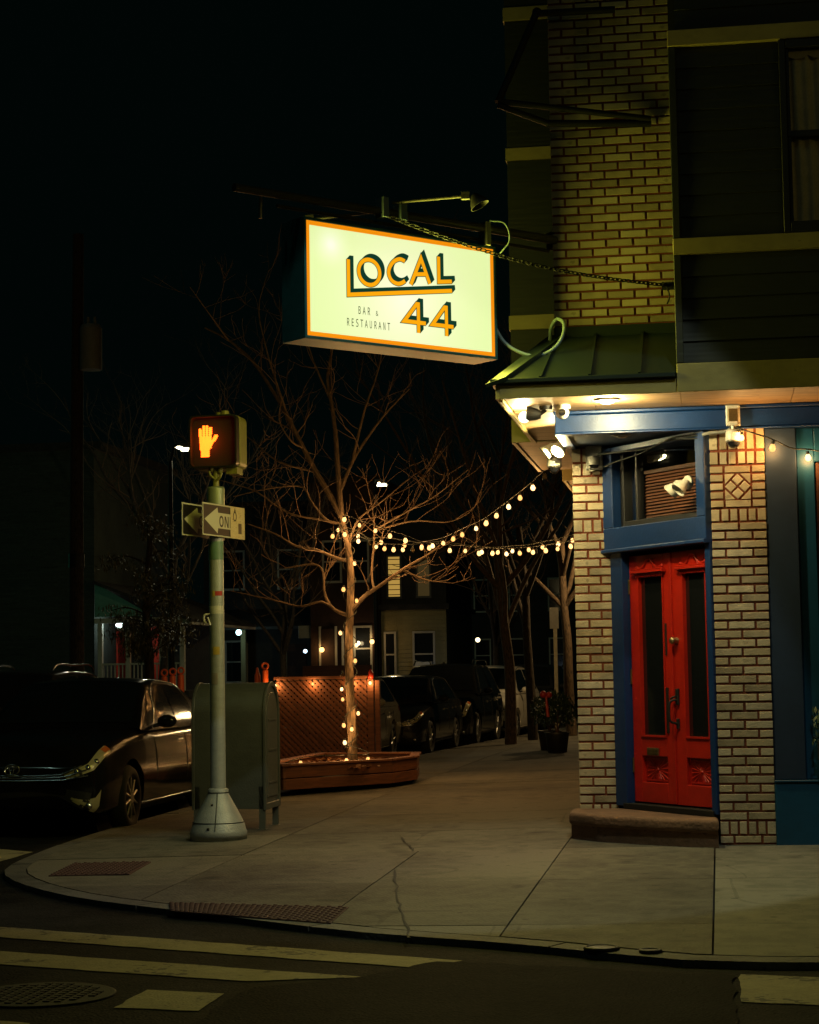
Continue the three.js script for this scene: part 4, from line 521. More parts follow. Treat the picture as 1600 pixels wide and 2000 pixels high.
// string lights: cord plus bulbs, a lamp in each
const bulbGeo = lathe([[0, -0.045], [0.018, -0.04], [0.029, -0.022], [0.03, -0.006], [0.02, 0.018], [0.014, 0.03], [0, 0.032]], 12), socketGeo = lathe([[0, 0.06], [0.016, 0.058], [0.017, 0.025], [0, 0.025]], 8);
const bulbGlows = [bulbGlow, glow(3.6, 2.1, 0.85), glow(1.9, 0.86, 0.24), glow(2.9, 1.5, 0.5)];
const deadBulb = new THREE.MeshPhysicalMaterial({ color: C(0.8, 0.7, 0.5), transmission: 1, thickness: 0, roughness: 0.1 });
function festoon(label, bulbs, cordPts, cd, dead = [], scale = 1) {
  const o = thing('string_light', label, 'string lights', [0, 0, 0], 0, 'festoon lights on the corner');
  mesh('cord', pipe(cordPts, 0.006, 5, cordPts.length * 6), M.cord, o);
  bulbs.forEach((p, i) => { const b = mesh('bulb', bulbGeo, dead.includes(i) ? deadBulb : bulbGlows[Math.floor(rnd() * 4)], o); b.position.set(...p); b.scale.setScalar(scale * rr(0.68, 0.86)); b.rotation.z = rr(-0.2, 0.2); const s = mesh('socket', socketGeo, M.cord, b); if (!dead.includes(i)) light(p[0], p[1] - 0.008, p[2], cd, AMBER, 1); });
}
const hang = (l, d = 0.062) => l.map(p => [p[0], p[1] + d, p[2]]);
const upper = [[-4.77, 3.53, -24.79], [-4.49, 3.41, -24.33], [-4.2, 3.3, -23.86], [-3.95, 3.2, -23.46], [-3.69, 3.11, -23.03], [-3.43, 3.0, -22.61], [-3.26, 2.99, -22.33], [-3.1, 3, -22.08], [-2.95, 3.03, -21.84], [-2.82, 3.06, -21.63], [-2.62, 3.1, -21.3], [-2.48, 3.14, -21.08], [-2.34, 3.2, -20.85], [-2.18, 3.27, -20.59], [-2.03, 3.34, -20.34], [-1.87, 3.42, -20.1], [-1.72, 3.51, -19.85]];
festoon('string of round bulbs sagging from the tree up to the roof soffit', upper, [[-4.8, 3.62, -24.85], ...hang(upper), [-1.7, 3.572, -19.8]], 0.42, [16]);
const low = [[-4.92, 3.31, -24.74], [-4.74, 3.32, -24.63], [-4.54, 3.22, -24.51], [-4.28, 3.13, -24.35], [-4.16, 3.1, -24.28], [-4.03, 3.08, -24.2], [-3.9, 3.07, -24.12], [-3.76, 3.06, -24.03], [-3.53, 3.07, -23.89], [-3.25, 3.02, -23.72], [-3.04, 3, -23.59], [-2.86, 2.96, -23.49], [-2.68, 2.95, -23.37], [-2.5, 2.93, -23.26], [-2.33, 2.93, -23.16], [-2.16, 2.93, -23.06], [-2, 2.94, -22.96], [-1.85, 2.95, -22.86], [-1.69, 2.97, -22.77]];
festoon('lower string of round bulbs running nearly level behind the pier, nearer strand', low, [[-4.95, 3.4, -24.76], ...hang(low), [-1.21, 3.12, -22.5]], 0.42, [7]);
const low2 = [[-4.88, 3.4, -24.91], [-4.61, 3.31, -24.88], [-4.46, 3.21, -24.86], [-4.3, 3.22, -24.84], [-3.99, 3.17, -24.81], [-3.76, 3.13, -24.78], [-3.56, 3.14, -24.76], [-2.97, 3.05, -24.69], [-2.76, 3.04, -24.67], [-2.57, 3.05, -24.65], [-2.36, 3.06, -24.63], [-2.18, 3.09, -24.6], [-1.98, 3.12, -24.58], [-1.8, 3.16, -24.56]];
festoon('lower string of round bulbs running nearly level behind the pier, farther strand', low2, [[-4.9, 3.48, -24.92], ...hang(low2), [-1.21, 3.3, -24.5]], 0.42, [2, 6]);
const wrap = [[-4.74, 3.51, -24.6], [-4.61, 2.94, -24.6], [-4.76, 2.61, -24.6], [-4.59, 2.46, -24.6], [-4.81, 2.05, -24.6], [-4.6, 1.89, -24.6], [-4.62, 1.69, -24.6], [-4.79, 1.51, -24.6], [-4.8, 1.33, -24.6], [-4.79, 1.2, -24.6], [-4.59, 1.02, -24.6], [-4.78, 0.87, -24.6], [-4.67, 0.82, -24.57], [-4.77, 0.65, -24.6]];
{ const cord = []; for (let k = 0; k <= 66; k++) { const y = 3.5 - k * 0.047, a = k * 0.75, x = y > 3 ? -4.71 - (y - 3.1) * 0.18 : -4.7; cord.push([x + Math.cos(a) * 0.083, y, -24.7 + Math.sin(a) * 0.083]); } festoon('string of round bulbs wound down the trunk of planter tree', wrap, cord, 0.24, [7]); }
festoon('short string of bulbs lying on the mulch in the planter', [[-4.98, 0.47, -22.9], [-4.5, 0.48, -23.3], [-4.28, 0.48, -23.55], [-4.72, 0.56, -24.55]], [[-5.2, 0.45, -22.8], [-4.98, 0.53, -22.9], [-4.5, 0.54, -23.3], [-4.28, 0.54, -23.55], [-4.72, 0.62, -24.55]], 0.4, [3]);
festoon('short string of bulbs across the shop front beside the right pier', [[0.215, 3.29, -15.19], [0.45, 3.21, -15.25], [0.72, 3.13, -15.3]], [[0.16, 3.38, -15.28], [0.215, 3.35, -15.19], [0.45, 3.27, -15.25], [0.6, 3.2, -15.29], [0.72, 3.19, -15.3], [1.1, 3.12, -15.32], [1.6, 3.2, -15.34]], 0.4);
{ // lattice end panel of the kerbside dining platform
  const o = thing('lattice_panel', 'cedar lattice screen with posts at the end of kerbside platform', 'screen', [-7.03, 0.02, -30.5]), w = 1.5, h = 1.34, y0 = 0.1;
  const diag = (sgnD, z, m, gap) => { for (let k = -h; k < w; k += gap) { let x0 = Math.max(0, k), x1 = Math.min(w, k + h); if (x1 - x0 < 0.05) continue; const a = sgnD > 0 ? [x0, y0 + h - (x0 - k)] : [x0, y0 + (x0 - k)], b = sgnD > 0 ? [x1, y0 + h - (x1 - k)] : [x1, y0 + (x1 - k)]; const L = Math.hypot(b[0] - a[0], b[1] - a[1]), g = bev(0, L, -0.023, 0.023, 0, 0.011, 0.002); const q = mesh('slat', g, m, o); q.position.set(a[0], a[1], z); q.rotation.z = Math.atan2(b[1] - a[1], b[0] - a[0]); } };
  diag(1, 0.012, M.cedar, 0.098); diag(-1, 0.0, M.cedar, 0.098);
  mesh('rail', bev(-0.02, w, y0 + h - 0.01, y0 + h + 0.035, -0.01, 0.05, 0.005), M.cedar, o); mesh('rail', bev(-0.02, w, y0 - 0.05, y0, -0.01, 0.03, 0.005), M.cedar, o);
  for (const [x, wd] of [[w + 0.05, 0.05], [w + 0.155, 0.04]]) mesh('post', bev(x - wd, x + wd, -0.02, wd > 0.045 ? 1.42 : 1.4, -0.05, 0.05 - (wd < 0.05 ? 0.03 : 0), 0.006), M.cedar, o);
  mesh('finial', lathe([[0, 0.16], [0.01, 0.15], [0.045, 0.1], [0.05, 0.05], [0.05, 0], [0, 0]], 12).translate(w + 0.05, 1.42, 0), M.redPaint, o);
}
festoon('short string of bulbs along the top of the lattice screen', [[-7.01, 1.36, -30.4], [-6.4, 1.38, -30.4], [-5.76, 1.37, -30.4], [-5.47, 1.38, -30.38]], [[-7.03, 1.44, -30.42], [-7.01, 1.42, -30.4], [-6.4, 1.44, -30.4], [-5.76, 1.43, -30.4], [-5.47, 1.44, -30.38]], 0.3);
const marker = (label, x, z, h, kind) => { const o = thing('orange_marker', label, 'marker post', [x, 0, z], 0, 'orange marker posts round the dining platform'); mesh('base', bev(-0.2, 0.2, 0.003, 0.06, -0.2, 0.2, 0.02), M.rubber, o); mesh('post', lathe([[0.07, 0.06], [0.06, h * 0.5], [0.05, h - 0.14], [0, h - 0.13]], 14), M.orange, o); mesh('handle', kind ? new THREE.TorusGeometry(0.05, 0.017, 8, 18).translate(0, h - 0.07, 0) : lathe([[0, h], [0.02, h - 0.02], [0.028, h - 0.08], [0.05, h - 0.14]], 10), M.orange, o); };
marker('orange marker post with ring top right above the mail box', -7.22, -30.6, 1.74, 1); marker('orange marker post with pointed top beside the ring-topped one', -7.42, -30.9, 1.66, 0); marker('orange marker post with pointed top just left of signal pole', -8.1, -30.8, 1.66, 0);
for (const [i, x] of [-8.98, -8.84, -8.7].entries()) marker(['leftmost of three looped orange posts behind the black sedan', 'middle one of three looped orange posts behind black sedan', 'rightmost of three looped orange posts behind the black sedan'][i], x, -30.9, 1.66 + i * 0.015, 1);

// ---------------------------------------------------------------- parked cars (local z points to the car's nose)
const csg = new Evaluator(); csg.useGroups = false; csg.attributes = ['position', 'normal'];
function car(name, label, category, atX, atZ, turn, o) {
  const { L = 4.8, W = 1.82, H = 1.47, belt = 0.95, hood = 0.93, cowl = 0.29, roofF = 0.44, roofR = 0.68, tail = 0.88, deck = 1.0, color, clear = 0.3, wheel = 0.33, fw = 0.19, rw = 0.79, plateOn = false } = o;
  const g = thing(name, label, category, [atX, 0, atZ], turn, 'cars parked along the kerb'), hw = W / 2;
  const paint = new THREE.MeshPhysicalMaterial({ color: C(...color), roughness: 0.12, metalness: 0.0, specularIntensity: 0.55, clearcoat: 0.25, clearcoatRoughness: 0.03 });
  // stations: [fraction of length from the nose, half width, bottom, top]
  const st = [[0, 0.55, 0.4, 0.6], [0.006, 0.74, 0.3, 0.68], [0.018, 0.86, 0.23, 0.73], [0.045, 0.935, 0.2, hood - 0.13], [0.09, 0.97, 0.19, hood - 0.07], [0.16, 0.99, 0.18, hood - 0.02], [cowl - 0.02, 1, 0.18, hood + 0.03], [cowl + 0.03, 1, 0.18, belt + 0.01], [0.5, 1, 0.18, belt + 0.02], [0.7, 1, 0.18, belt + 0.03], [tail, 0.985, 0.19, deck], [0.95, 0.95, 0.22, deck - 0.01], [0.985, 0.88, 0.27, deck - 0.06], [1, 0.78, 0.36, deck - 0.16]];
  const sec = [[0, 0], [0.86, 0], [0.97, 0.13], [1, 0.42], [0.985, 0.72], [0.955, 0.9], [0.86, 0.985], [0.45, 1.02], [0, 1.03]];
  const lerp = (a, b, t) => a + (b - a) * t;
  const S = (f, t) => { // a point of the body: f along the length, t round the half section
    let i = 0; while (i + 2 < st.length && st[i + 1][0] < f) i++; const a = st[i], b = st[i + 1]; let k = Math.max(0, Math.min(1, (f - a[0]) / (b[0] - a[0]))); const w = lerp(a[1], b[1], k) * hw, y0 = lerp(a[2], b[2], k), y1 = lerp(a[3], b[3], k);
    const u = t * (sec.length - 1), j = Math.min(sec.length - 2, Math.floor(u)), q = u - j; return V(lerp(sec[j][0], sec[j + 1][0], q) * w, y0 + lerp(sec[j][1], sec[j + 1][1], q) * (y1 - y0), L / 2 - f * L);
  };
  const grid = (rows, cols, fn, flip) => { const pos = [], idx = []; for (let i = 0; i <= rows; i++) for (let j = 0; j <= cols; j++) pos.push(...fn(i / rows, j / cols).toArray()); for (let i = 0; i < rows; i++) for (let j = 0; j < cols; j++) { const a = i * (cols + 1) + j, b = a + cols + 1; flip ? idx.push(a, b, a + 1, b, b + 1, a + 1) : idx.push(a, a + 1, b, b, a + 1, b + 1); } const q = new THREE.BufferGeometry(); q.setAttribute('position', new THREE.Float32BufferAttribute(pos, 3)); q.setIndex(idx); q.computeVertexNormals(); return q; };
  const fs = []; for (let i = 0; i + 1 < st.length; i++) for (let k = 0; k < 3; k++) fs.push(lerp(st[i][0], st[i + 1][0], k / 3)); fs.push(1);
  const full = (i, t) => { const p = S(fs[i], t <= 0.5 ? t * 2 : 2 - t * 2); if (t > 0.5) p.x = -p.x; return p; };
  const n = fs.length - 1, m = 32, pos = [], idx = []; for (let i = 0; i <= n; i++) for (let j = 0; j < m; j++) pos.push(...full(i, j / m).toArray()); for (let i = 0; i < n; i++) for (let j = 0; j < m; j++) { const a = i * m + j, b = i * m + (j + 1) % m; idx.push(a, a + m, b, b, a + m, b + m); }
  for (const e of [0, n]) { const c = pos.length / 3; const p = S(fs[e], 0), q = S(fs[e], 1); pos.push(0, (p.y + q.y) / 2, p.z + (e ? -0.02 : 0.02)); for (let j = 0; j < m; j++) { const a = e * m + j, b = e * m + (j + 1) % m; e ? idx.push(a, c, b) : idx.push(a, b, c); } }
  let bodyG = new THREE.BufferGeometry(); bodyG.setAttribute('position', new THREE.Float32BufferAttribute(pos, 3)); bodyG.setIndex(idx); bodyG.computeVertexNormals();
  const zf = L / 2 - fw * L, zr = L / 2 - rw * L;
  let brush = new Brush(bodyG); brush.updateMatrixWorld(); for (const zz of [zf, zr]) { const c = new Brush(new THREE.CylinderGeometry(wheel + 0.055, wheel + 0.055, W + 1, 40).rotateZ(Math.PI / 2).translate(0, wheel, zz)); c.updateMatrixWorld(); brush = csg.evaluate(brush, c, SUBTRACTION); brush.updateMatrixWorld(); }
  mesh('body', brush.geometry, paint, g);
  for (const zz of [zf, zr]) mesh('wheel_well', new THREE.CylinderGeometry(wheel + 0.052, wheel + 0.052, W - 0.12, 28, 1, false).rotateZ(Math.PI / 2).translate(0, wheel, zz).scale(0.72, 1, 1), M.black, g);
  // cabin
  const z = f => L / 2 - f * L, zb0 = z(cowl), zr0 = z(roofF), zr1 = z(roofR), zb1 = z(tail - 0.005), wb = hw * 0.94, wr = hw * 0.7, top = H;
  const cab = [[zb0 + 0.03, 0], [lerp(zb0, zr0, 0.5), 0.56], [zr0, 0.93], [lerp(zr0, zr1, 0.3), 1], [lerp(zr0, zr1, 0.7), 0.995], [zr1, 0.93], [lerp(zr1, zb1, 0.5), 0.58], [zb1, 0.02]];
  const K = (f, t) => { const u = f * (cab.length - 1), i = Math.min(cab.length - 2, Math.floor(u)), k = u - i, zz = lerp(cab[i][0], cab[i + 1][0], k), e = lerp(cab[i][1], cab[i + 1][1], k), y1 = belt + e * (top - belt); const wTop = lerp(wb * 0.97, wr, Math.min(1, e)); if (t < 0.6) { const q = t / 0.6; return V(lerp(wb, wTop, q ** 1.15), lerp(belt - 0.03, y1 - 0.035 * e, q), zz); } const q = (t - 0.6) / 0.4; return V(wTop * (1 - q), y1 - 0.035 * e + 0.035 * e * Math.sin(q * Math.PI / 2), zz); };
  const side = sx => grid(28, 16, (a, b) => { const p = K(a, b); p.x *= sx; return p; }, sx > 0);
  mesh('cabin', [side(1), side(-1)], paint, g);
  const off = (fn, f, t, d, sx) => { const e = 1e-3, p = fn(f, t), a = fn(Math.min(1, f + e), t).sub(fn(Math.max(0, f - e), t)), b = fn(f, Math.min(1, t + e)).sub(fn(f, Math.max(0, t - e))); const nn = b.cross(a).normalize(); if (nn.x < 0 && p.x > 0.05) nn.negate(); if (p.x <= 0.05 && nn.y < 0) nn.negate(); p.addScaledVector(nn, d); p.x *= sx; return p; };
  const patch = (fn, f0, f1, t0, t1, d, sx, rows = 8, cols = 6) => grid(rows, cols, (a, b) => { const T0 = typeof t0 === 'function' ? t0(a) : t0, T1 = typeof t1 === 'function' ? t1(a) : t1; return off(fn, lerp(f0, f1, a), lerp(T0, T1, b), d, sx); }, sx > 0);
  mesh('windscreen', [1, -1].map(s => patch(K, 0.03, 0.27, a => 0.61 + 0.03 * (1 - a), 1, 0.008, s, 10, 8)), M.glass, g);
  mesh('rear_window', [1, -1].map(s => patch(K, 0.76, 0.96, 0.66, 1, 0.008, s, 8, 8)), M.glass, g);
  for (const s of [1, -1]) { mesh('side_window', patch(K, 0.1, 0.485, a => 0.09, a => Math.min(0.53, 0.3 + 0.6 * a), 0.008, s, 14, 5), M.glass, g); mesh('side_window', patch(K, 0.505, 0.78, 0.09, a => Math.min(0.53, 0.2 + 1.1 * (1 - a)), 0.008, s, 12, 5), M.glass, g);
    mesh('window_trim', new THREE.TubeGeometry(new THREE.CatmullRomCurve3([[0.14, 0.06], [0.24, 0.3], [0.32, 0.52], [0.42, 0.575], [0.55, 0.575], [0.68, 0.55], [0.76, 0.4], [0.8, 0.12]].map(([f, t]) => off(K, f, t, 0.01, s))), 40, 0.007, 5), M.chrome, g);
    const mir = mesh('mirror', new THREE.SphereGeometry(0.1, 14, 10).scale(1.05, 0.68, 0.6).translate(s * (hw + 0.1), belt + 0.06, z(cowl + 0.07)), paint, g); mesh('stalk', rod([s * (hw - 0.06), belt + 0.01, z(cowl + 0.08)], [s * (hw + 0.06), belt + 0.04, z(cowl + 0.075)], 0.02), M.black, mir);
    const T = a => 0.64 + 0.08 * a; const hl = mesh('headlight', patch(S, 0.0012, 0.075, a => 0.53 + 0.09 * a ** 0.6, a => 0.66 + 0.06 * a ** 0.5, 0.012, s, 34, 6), M.lampLens, g); mesh('projector', [0.005, 0.014, 0.03].map(f => ball(0.034, ...off(S, f, 0.62, -0.012, s).toArray(), 12)), M.chrome, hl); mesh('indicator', patch(S, 0.055, 0.078, 0.63, 0.705, 0.014, s, 4, 4), M.amber, hl);
    const fog = mesh('fog_lamp_bezel', patch(S, 0.003, 0.03, a => 0.2 - 0.02 * a, a => 0.26 + 0.12 * a, 0.01, s, 12, 5), o.fogBright ? M.lampLens : M.black, g); mesh('lens', ball(0.04, ...off(S, 0.014, 0.24, 0.0, s).toArray(), 10), M.chrome, fog);
    [0.36, 0.6, 0.79].forEach((f, i) => mesh('door_seam', new THREE.TubeGeometry(new THREE.CatmullRomCurve3([0.2, 0.35, 0.5, 0.6].map(t => off(S, f + (i === 2 ? 0.02 * t : 0), t, 0.001, s))), 12, 0.004, 4), M.black, g)); mesh('door_handle', [0.54, 0.76].map(f => rod(off(S, f - 0.02, 0.55, 0.022, s).toArray(), off(S, f + 0.02, 0.55, 0.022, s).toArray(), 0.011)), M.chrome, g); mesh('sill_trim', rod(off(S, 0.27, 0.22, 0.006, s).toArray(), off(S, 0.72, 0.22, 0.006, s).toArray(), 0.012), paint, g); mesh('tail_light', patch(S, 0.95, 0.992, 0.56, 0.8, 0.008, s, 6, 5), mat([0.25, 0.01, 0.01], { roughness: 0.15, clearcoat: 1 }), g);
  }
  mesh('grille', [1, -1].map(s => patch(S, 0.001, 0.008, 0.5, 0.74, 0.012, s, 4, 8)), M.black, g); mesh('grille_bar', [0.52, 0.6, 0.7].map(t => new THREE.TubeGeometry(new THREE.CatmullRomCurve3([-0.012, -0.006, -0.003, 0, 0.003, 0.006, 0.012].map(f => off(S, Math.max(0.0015, Math.abs(f)), t, 0.016, Math.sign(f) || 1))), 20, 0.009, 6)), M.chrome, g);
  for (const s of [1, -1]) mesh('lower_intake', patch(S, 0.001, 0.014, 0.16, 0.36, 0.01, s, 4, 6), M.black, g);
  if (plateOn) mesh('number_plate', bev(-0.15, 0.15, 0.44, 0.52, L / 2 + 0.02, L / 2 + 0.03, 0.003), M.greyPlastic, g);
  if (o.emblem) mesh('emblem', [new THREE.TorusGeometry(0.05, 0.008, 6, 24).scale(1.45, 1, 1), new THREE.TorusGeometry(0.028, 0.006, 6, 20).scale(0.72, 1.55, 1), new THREE.TorusGeometry(0.03, 0.006, 6, 20).scale(1.5, 0.72, 1).translate(0, 0.017, 0)].map(q => q.translate(0, 0.66, L / 2 + 0.05)), M.chrome, g);
  if (o.rails) for (const s of [1, -1]) mesh('roof_rail', pipe([[s * wr * 0.97, H - 0.03, zr0], [s * wr * 0.97, H + 0.05, zr0 - 0.15], [s * wr * 0.97, H + 0.055, (zr0 + zr1) / 2], [s * wr * 0.97, H + 0.04, zr1 + 0.1], [s * wr * 0.97, H - 0.04, zr1]], 0.017), M.chrome, g);
  for (const [zz, nm] of [[zf, 'front'], [zr, 'rear']]) for (const s of [1, -1]) {
    const cx = s * (hw - 0.11), wl = mesh('wheel', new THREE.TorusGeometry(wheel - 0.075, 0.075, 12, 36).scale(1, 1, 1.35).rotateY(Math.PI / 2), M.rubber, g); wl.position.set(cx, wheel, zz); const sp = []; for (let k = 0; k < 10; k++) { const a = k / 10 * Math.PI * 2; sp.push(rod([s * 0.075, Math.cos(a) * 0.04, Math.sin(a) * 0.04], [s * 0.07, Math.cos(a) * (wheel - 0.1), Math.sin(a) * (wheel - 0.1)], 0.015, 0.011, 6)); }
    mesh('rim', [...sp, new THREE.TorusGeometry(wheel - 0.098, 0.014, 6, 32).rotateY(Math.PI / 2).translate(s * 0.075, 0, 0), cyl(0.05, 0.05, 0.02, 0, 0, 0, 16).rotateZ(Math.PI / 2).translate(s * 0.08, 0, 0)], M.rim, wl); mesh('disc', cyl(wheel - 0.09, wheel - 0.09, 0.02, 0, 0, 0, 24).rotateZ(Math.PI / 2).translate(s * 0.02, 0, 0), M.black, wl);
  }
  return g;
}
car('parked_sedan', 'black sedan with yellowed headlight parked nearest the corner', 'car', -6.66, -20.2, 0, { H: 1.52, belt: 1.0, hood: 0.97, deck: 1.08, color: [0.006, 0.006, 0.006], emblem: true, fogBright: true });
car('parked_hatchback', 'silver hatchback half hidden behind the lattice screen post', 'car', -6.62, -32.95, -0.02, { L: 4.1, W: 1.76, H: 1.5, cowl: 0.27, roofF: 0.42, roofR: 0.86, tail: 0.97, deck: 1.02, belt: 0.98, color: [0.24, 0.22, 0.17] });
car('parked_hatchback', 'dark hatchback with slanted headlights in front of the black SUV', 'car', -6.12, -37.15, -0.05, { L: 4.2, W: 1.8, H: 1.49, cowl: 0.27, roofF: 0.43, roofR: 0.8, tail: 0.95, deck: 1.05, belt: 0.98, color: [0.018, 0.018, 0.017] });
car('parked_suv', 'black SUV with roof rails between dark hatchback and white van', 'car', -5.78, -41.25, -0.06, { L: 4.0, W: 1.84, H: 1.72, cowl: 0.27, roofF: 0.42, roofR: 0.86, tail: 0.97, deck: 1.1, belt: 1.08, hood: 1.05, wheel: 0.36, color: [0.007, 0.007, 0.006], rails: true });
car('parked_minivan', 'white minivan parked behind the two young street trees', 'car', -5.38, -45.6, -0.07, { L: 4.3, W: 1.85, H: 1.68, cowl: 0.24, roofF: 0.4, roofR: 0.86, tail: 0.97, deck: 1.1, belt: 1.05, hood: 1.0, color: [0.72, 0.68, 0.58] });
car('parked_suv', 'dark SUV farthest down the kerb beyond the white minivan', 'car', -5.0, -51.2, -0.08, { L: 4.4, W: 1.85, H: 1.72, cowl: 0.27, roofF: 0.42, roofR: 0.86, tail: 0.97, deck: 1.1, belt: 1.08, hood: 1.05, color: [0.02, 0.02, 0.019] });
car('parked_suv', 'dark car with pale roof rail at the far left edge', 'car', -10.1, -27.2, 0.02, { L: 4.5, W: 1.85, H: 1.66, cowl: 0.27, roofF: 0.42, roofR: 0.86, tail: 0.97, deck: 1.1, belt: 1.06, hood: 1.0, color: [0.02, 0.021, 0.02], rails: true });

// ---------------------------------------------------------------- farther street trees and planting
function bareTree(name, label, x, z, h, r, lean, bark, count = 7) {
  const y = z > -55 && x > -6 ? hs(x, z) : 0, o = thing(name, label, 'tree', [x, y, z]), pts = []; for (let i = 0; i <= 6; i++) pts.push(V(lean * (i / 6) ** 1.5 * h + rr(-0.03, 0.03), h * 0.55 * i / 6, rr(-0.05, 0.05))); mesh('trunk', limb(pts, r, r * 0.6, 10), bark, o, true); const tw = [], top = pts[6];
  for (let k = 0; k < count; k++) { const s = pts[3 + Math.floor(rnd() * 4)], a = k / count * 6.28 + rr(-0.4, 0.4), q = [s.clone()]; let d = V(Math.cos(a) * 0.75, 0.9, Math.sin(a) * 0.75).normalize(), p = s.clone(); for (let i = 0; i < 6; i++) { d.add(V(rr(-0.22, 0.22), rr(0, 0.22), rr(-0.22, 0.22))).normalize(); p = p.clone().addScaledVector(d, h * 0.105); q.push(p); } mesh('branch', limb(q, r * 0.5, r * 0.12, 6), bark, o, true); twigs(tw, q, r * 0.2, 2, 7, h * 0.26); }
  tag(mesh('twigs', tw, M.twig, o), null, null, null, 'stuff'); return o;
}
bareTree('street_tree', 'slim bare tree beside the black SUV, nearer of two', -4.04, -37.9, 8.2, 0.12, -0.03, M.bark);
bareTree('street_tree', 'slim dark bare tree in front of the white minivan', -3.85, -40.1, 8.0, 0.11, -0.02, M.darkBark);
bareTree('street_tree', 'bare tree trunk by the signpost close to the brick pier', -3.2, -42.2, 7.5, 0.12, -0.02, M.bark);
bareTree('street_tree', 'dark bare tree across the street in front of the porches', -16.8, -57.5, 9.5, 0.16, 0.05, M.darkBark, 8);
bareTree('street_tree', 'dark bare tree far down the street before the siding house', -15.2, -67, 8, 0.14, 0.02, M.darkBark, 8);
bareTree('street_tree', 'dark bare tree far away near the middle of the street', -8.4, -74, 9, 0.15, 0, M.darkBark, 8);
{ const o = thing('signpost', 'plain square metal signpost near the brick pier', 'signpost', [-3.45, hs(-3.45, -41.5), -41.5]); mesh('post', bev(-0.04, 0.04, 0, 2.75, -0.03, 0.03, 0.004), M.steel, o); mesh('plate', bev(-0.11, 0.08, 2.3, 2.75, 0.031, 0.036, 0.002), M.greyPlastic, o); }
function shrub(name, label, category, x, y, z, rx, ry, n, leafMat, leafLen, parent) {
  const o = parent || thing(name, label, category, [x, y, z]), l = []; for (let i = 0; i < n; i++) { const a = rr(0, 6.28), b = Math.acos(rr(-0.6, 1)), k = Math.cbrt(rr(0.2, 1)), g = new THREE.CircleGeometry(leafLen * rr(0.6, 1.2), 4).scale(0.35, 1, 1).rotateX(rr(-1.3, 1.3)).rotateY(rr(0, 6.28)).rotateZ(rr(-0.8, 0.8)); l.push(g.translate(Math.cos(a) * Math.sin(b) * rx * k, ry + Math.cos(b) * ry * k, Math.sin(a) * Math.sin(b) * rx * k)); } tag(mesh('foliage', l, leafMat, o), null, null, null, 'stuff'); return o;
}
for (const [x, z, label] of [[-2.75, -33, 'leafy potted plant with red bow by the brick pier'], [-2.98, -34.2, 'leafy potted plant behind the one with red bow']]) {
  const o = thing('potted_plant', label, 'potted plant', [x, hs(x, z), z], 0, 'pots beside the side wall'); mesh('pot', lathe([[0, 0], [0.16, 0], [0.2, 0.3], [0.22, 0.34], [0.19, 0.34], [0.17, 0.3], [0, 0.28]], 20), M.black, o); mesh('soil', cyl(0.17, 0.17, 0.02, 0, 0.29, 0, 16), M.mulch, o); mesh('stem', [rod([0, 0.3, 0], [0.02, 0.7, 0], 0.015), rod([0, 0.3, 0], [-0.08, 0.62, 0.04], 0.012), rod([0, 0.3, 0], [0.08, 0.6, -0.03], 0.012)], M.twig, o);
  const f = []; for (let i = 0; i < 700; i++) { const a = rr(0, 6.28), b = Math.acos(rr(-0.7, 1)), k = Math.cbrt(rr(0.15, 1)); f.push(new THREE.CircleGeometry(0.05 * rr(0.6, 1.2), 4).scale(0.4, 1, 1).rotateX(rr(-1.3, 1.3)).rotateY(rr(0, 6.28)).translate(Math.cos(a) * Math.sin(b) * 0.34 * k, 0.68 + Math.cos(b) * 0.36 * k, Math.sin(a) * Math.sin(b) * 0.34 * k)); } tag(mesh('foliage', f, M.leaf, o), null, null, null, 'stuff');
  if (z > -34) mesh('bow', [ball(0.06, -0.2, 0.98, 0.24, 10).scale(1, 1, 1), ball(0.055, -0.1, 0.97, 0.26, 10), rod([-0.15, 0.95, 0.25], [-0.12, 0.6, 0.3], 0.02, 0.03)], M.redPaint, o);
}
{ const o = thing('window_box', 'dark evergreen sprig box on the teal shop front', 'plant box', [0.82, 0.92, -15.25]); mesh('box', bev(-0.1, 0.6, -0.12, 0.02, -0.1, 0.08, 0.006), M.black, o); const f = []; for (let i = 0; i < 520; i++) f.push(new THREE.CircleGeometry(0.035 * rr(0.6, 1.2), 4).scale(0.3, 1, 1).rotateX(rr(-1.3, 1.3)).rotateY(rr(0, 6.28)).translate(rr(-0.14, 0.6), rr(0.0, 0.26), rr(-0.1, 0.1))); tag(mesh('foliage', f, M.leaf, o), null, null, null, 'stuff'); }
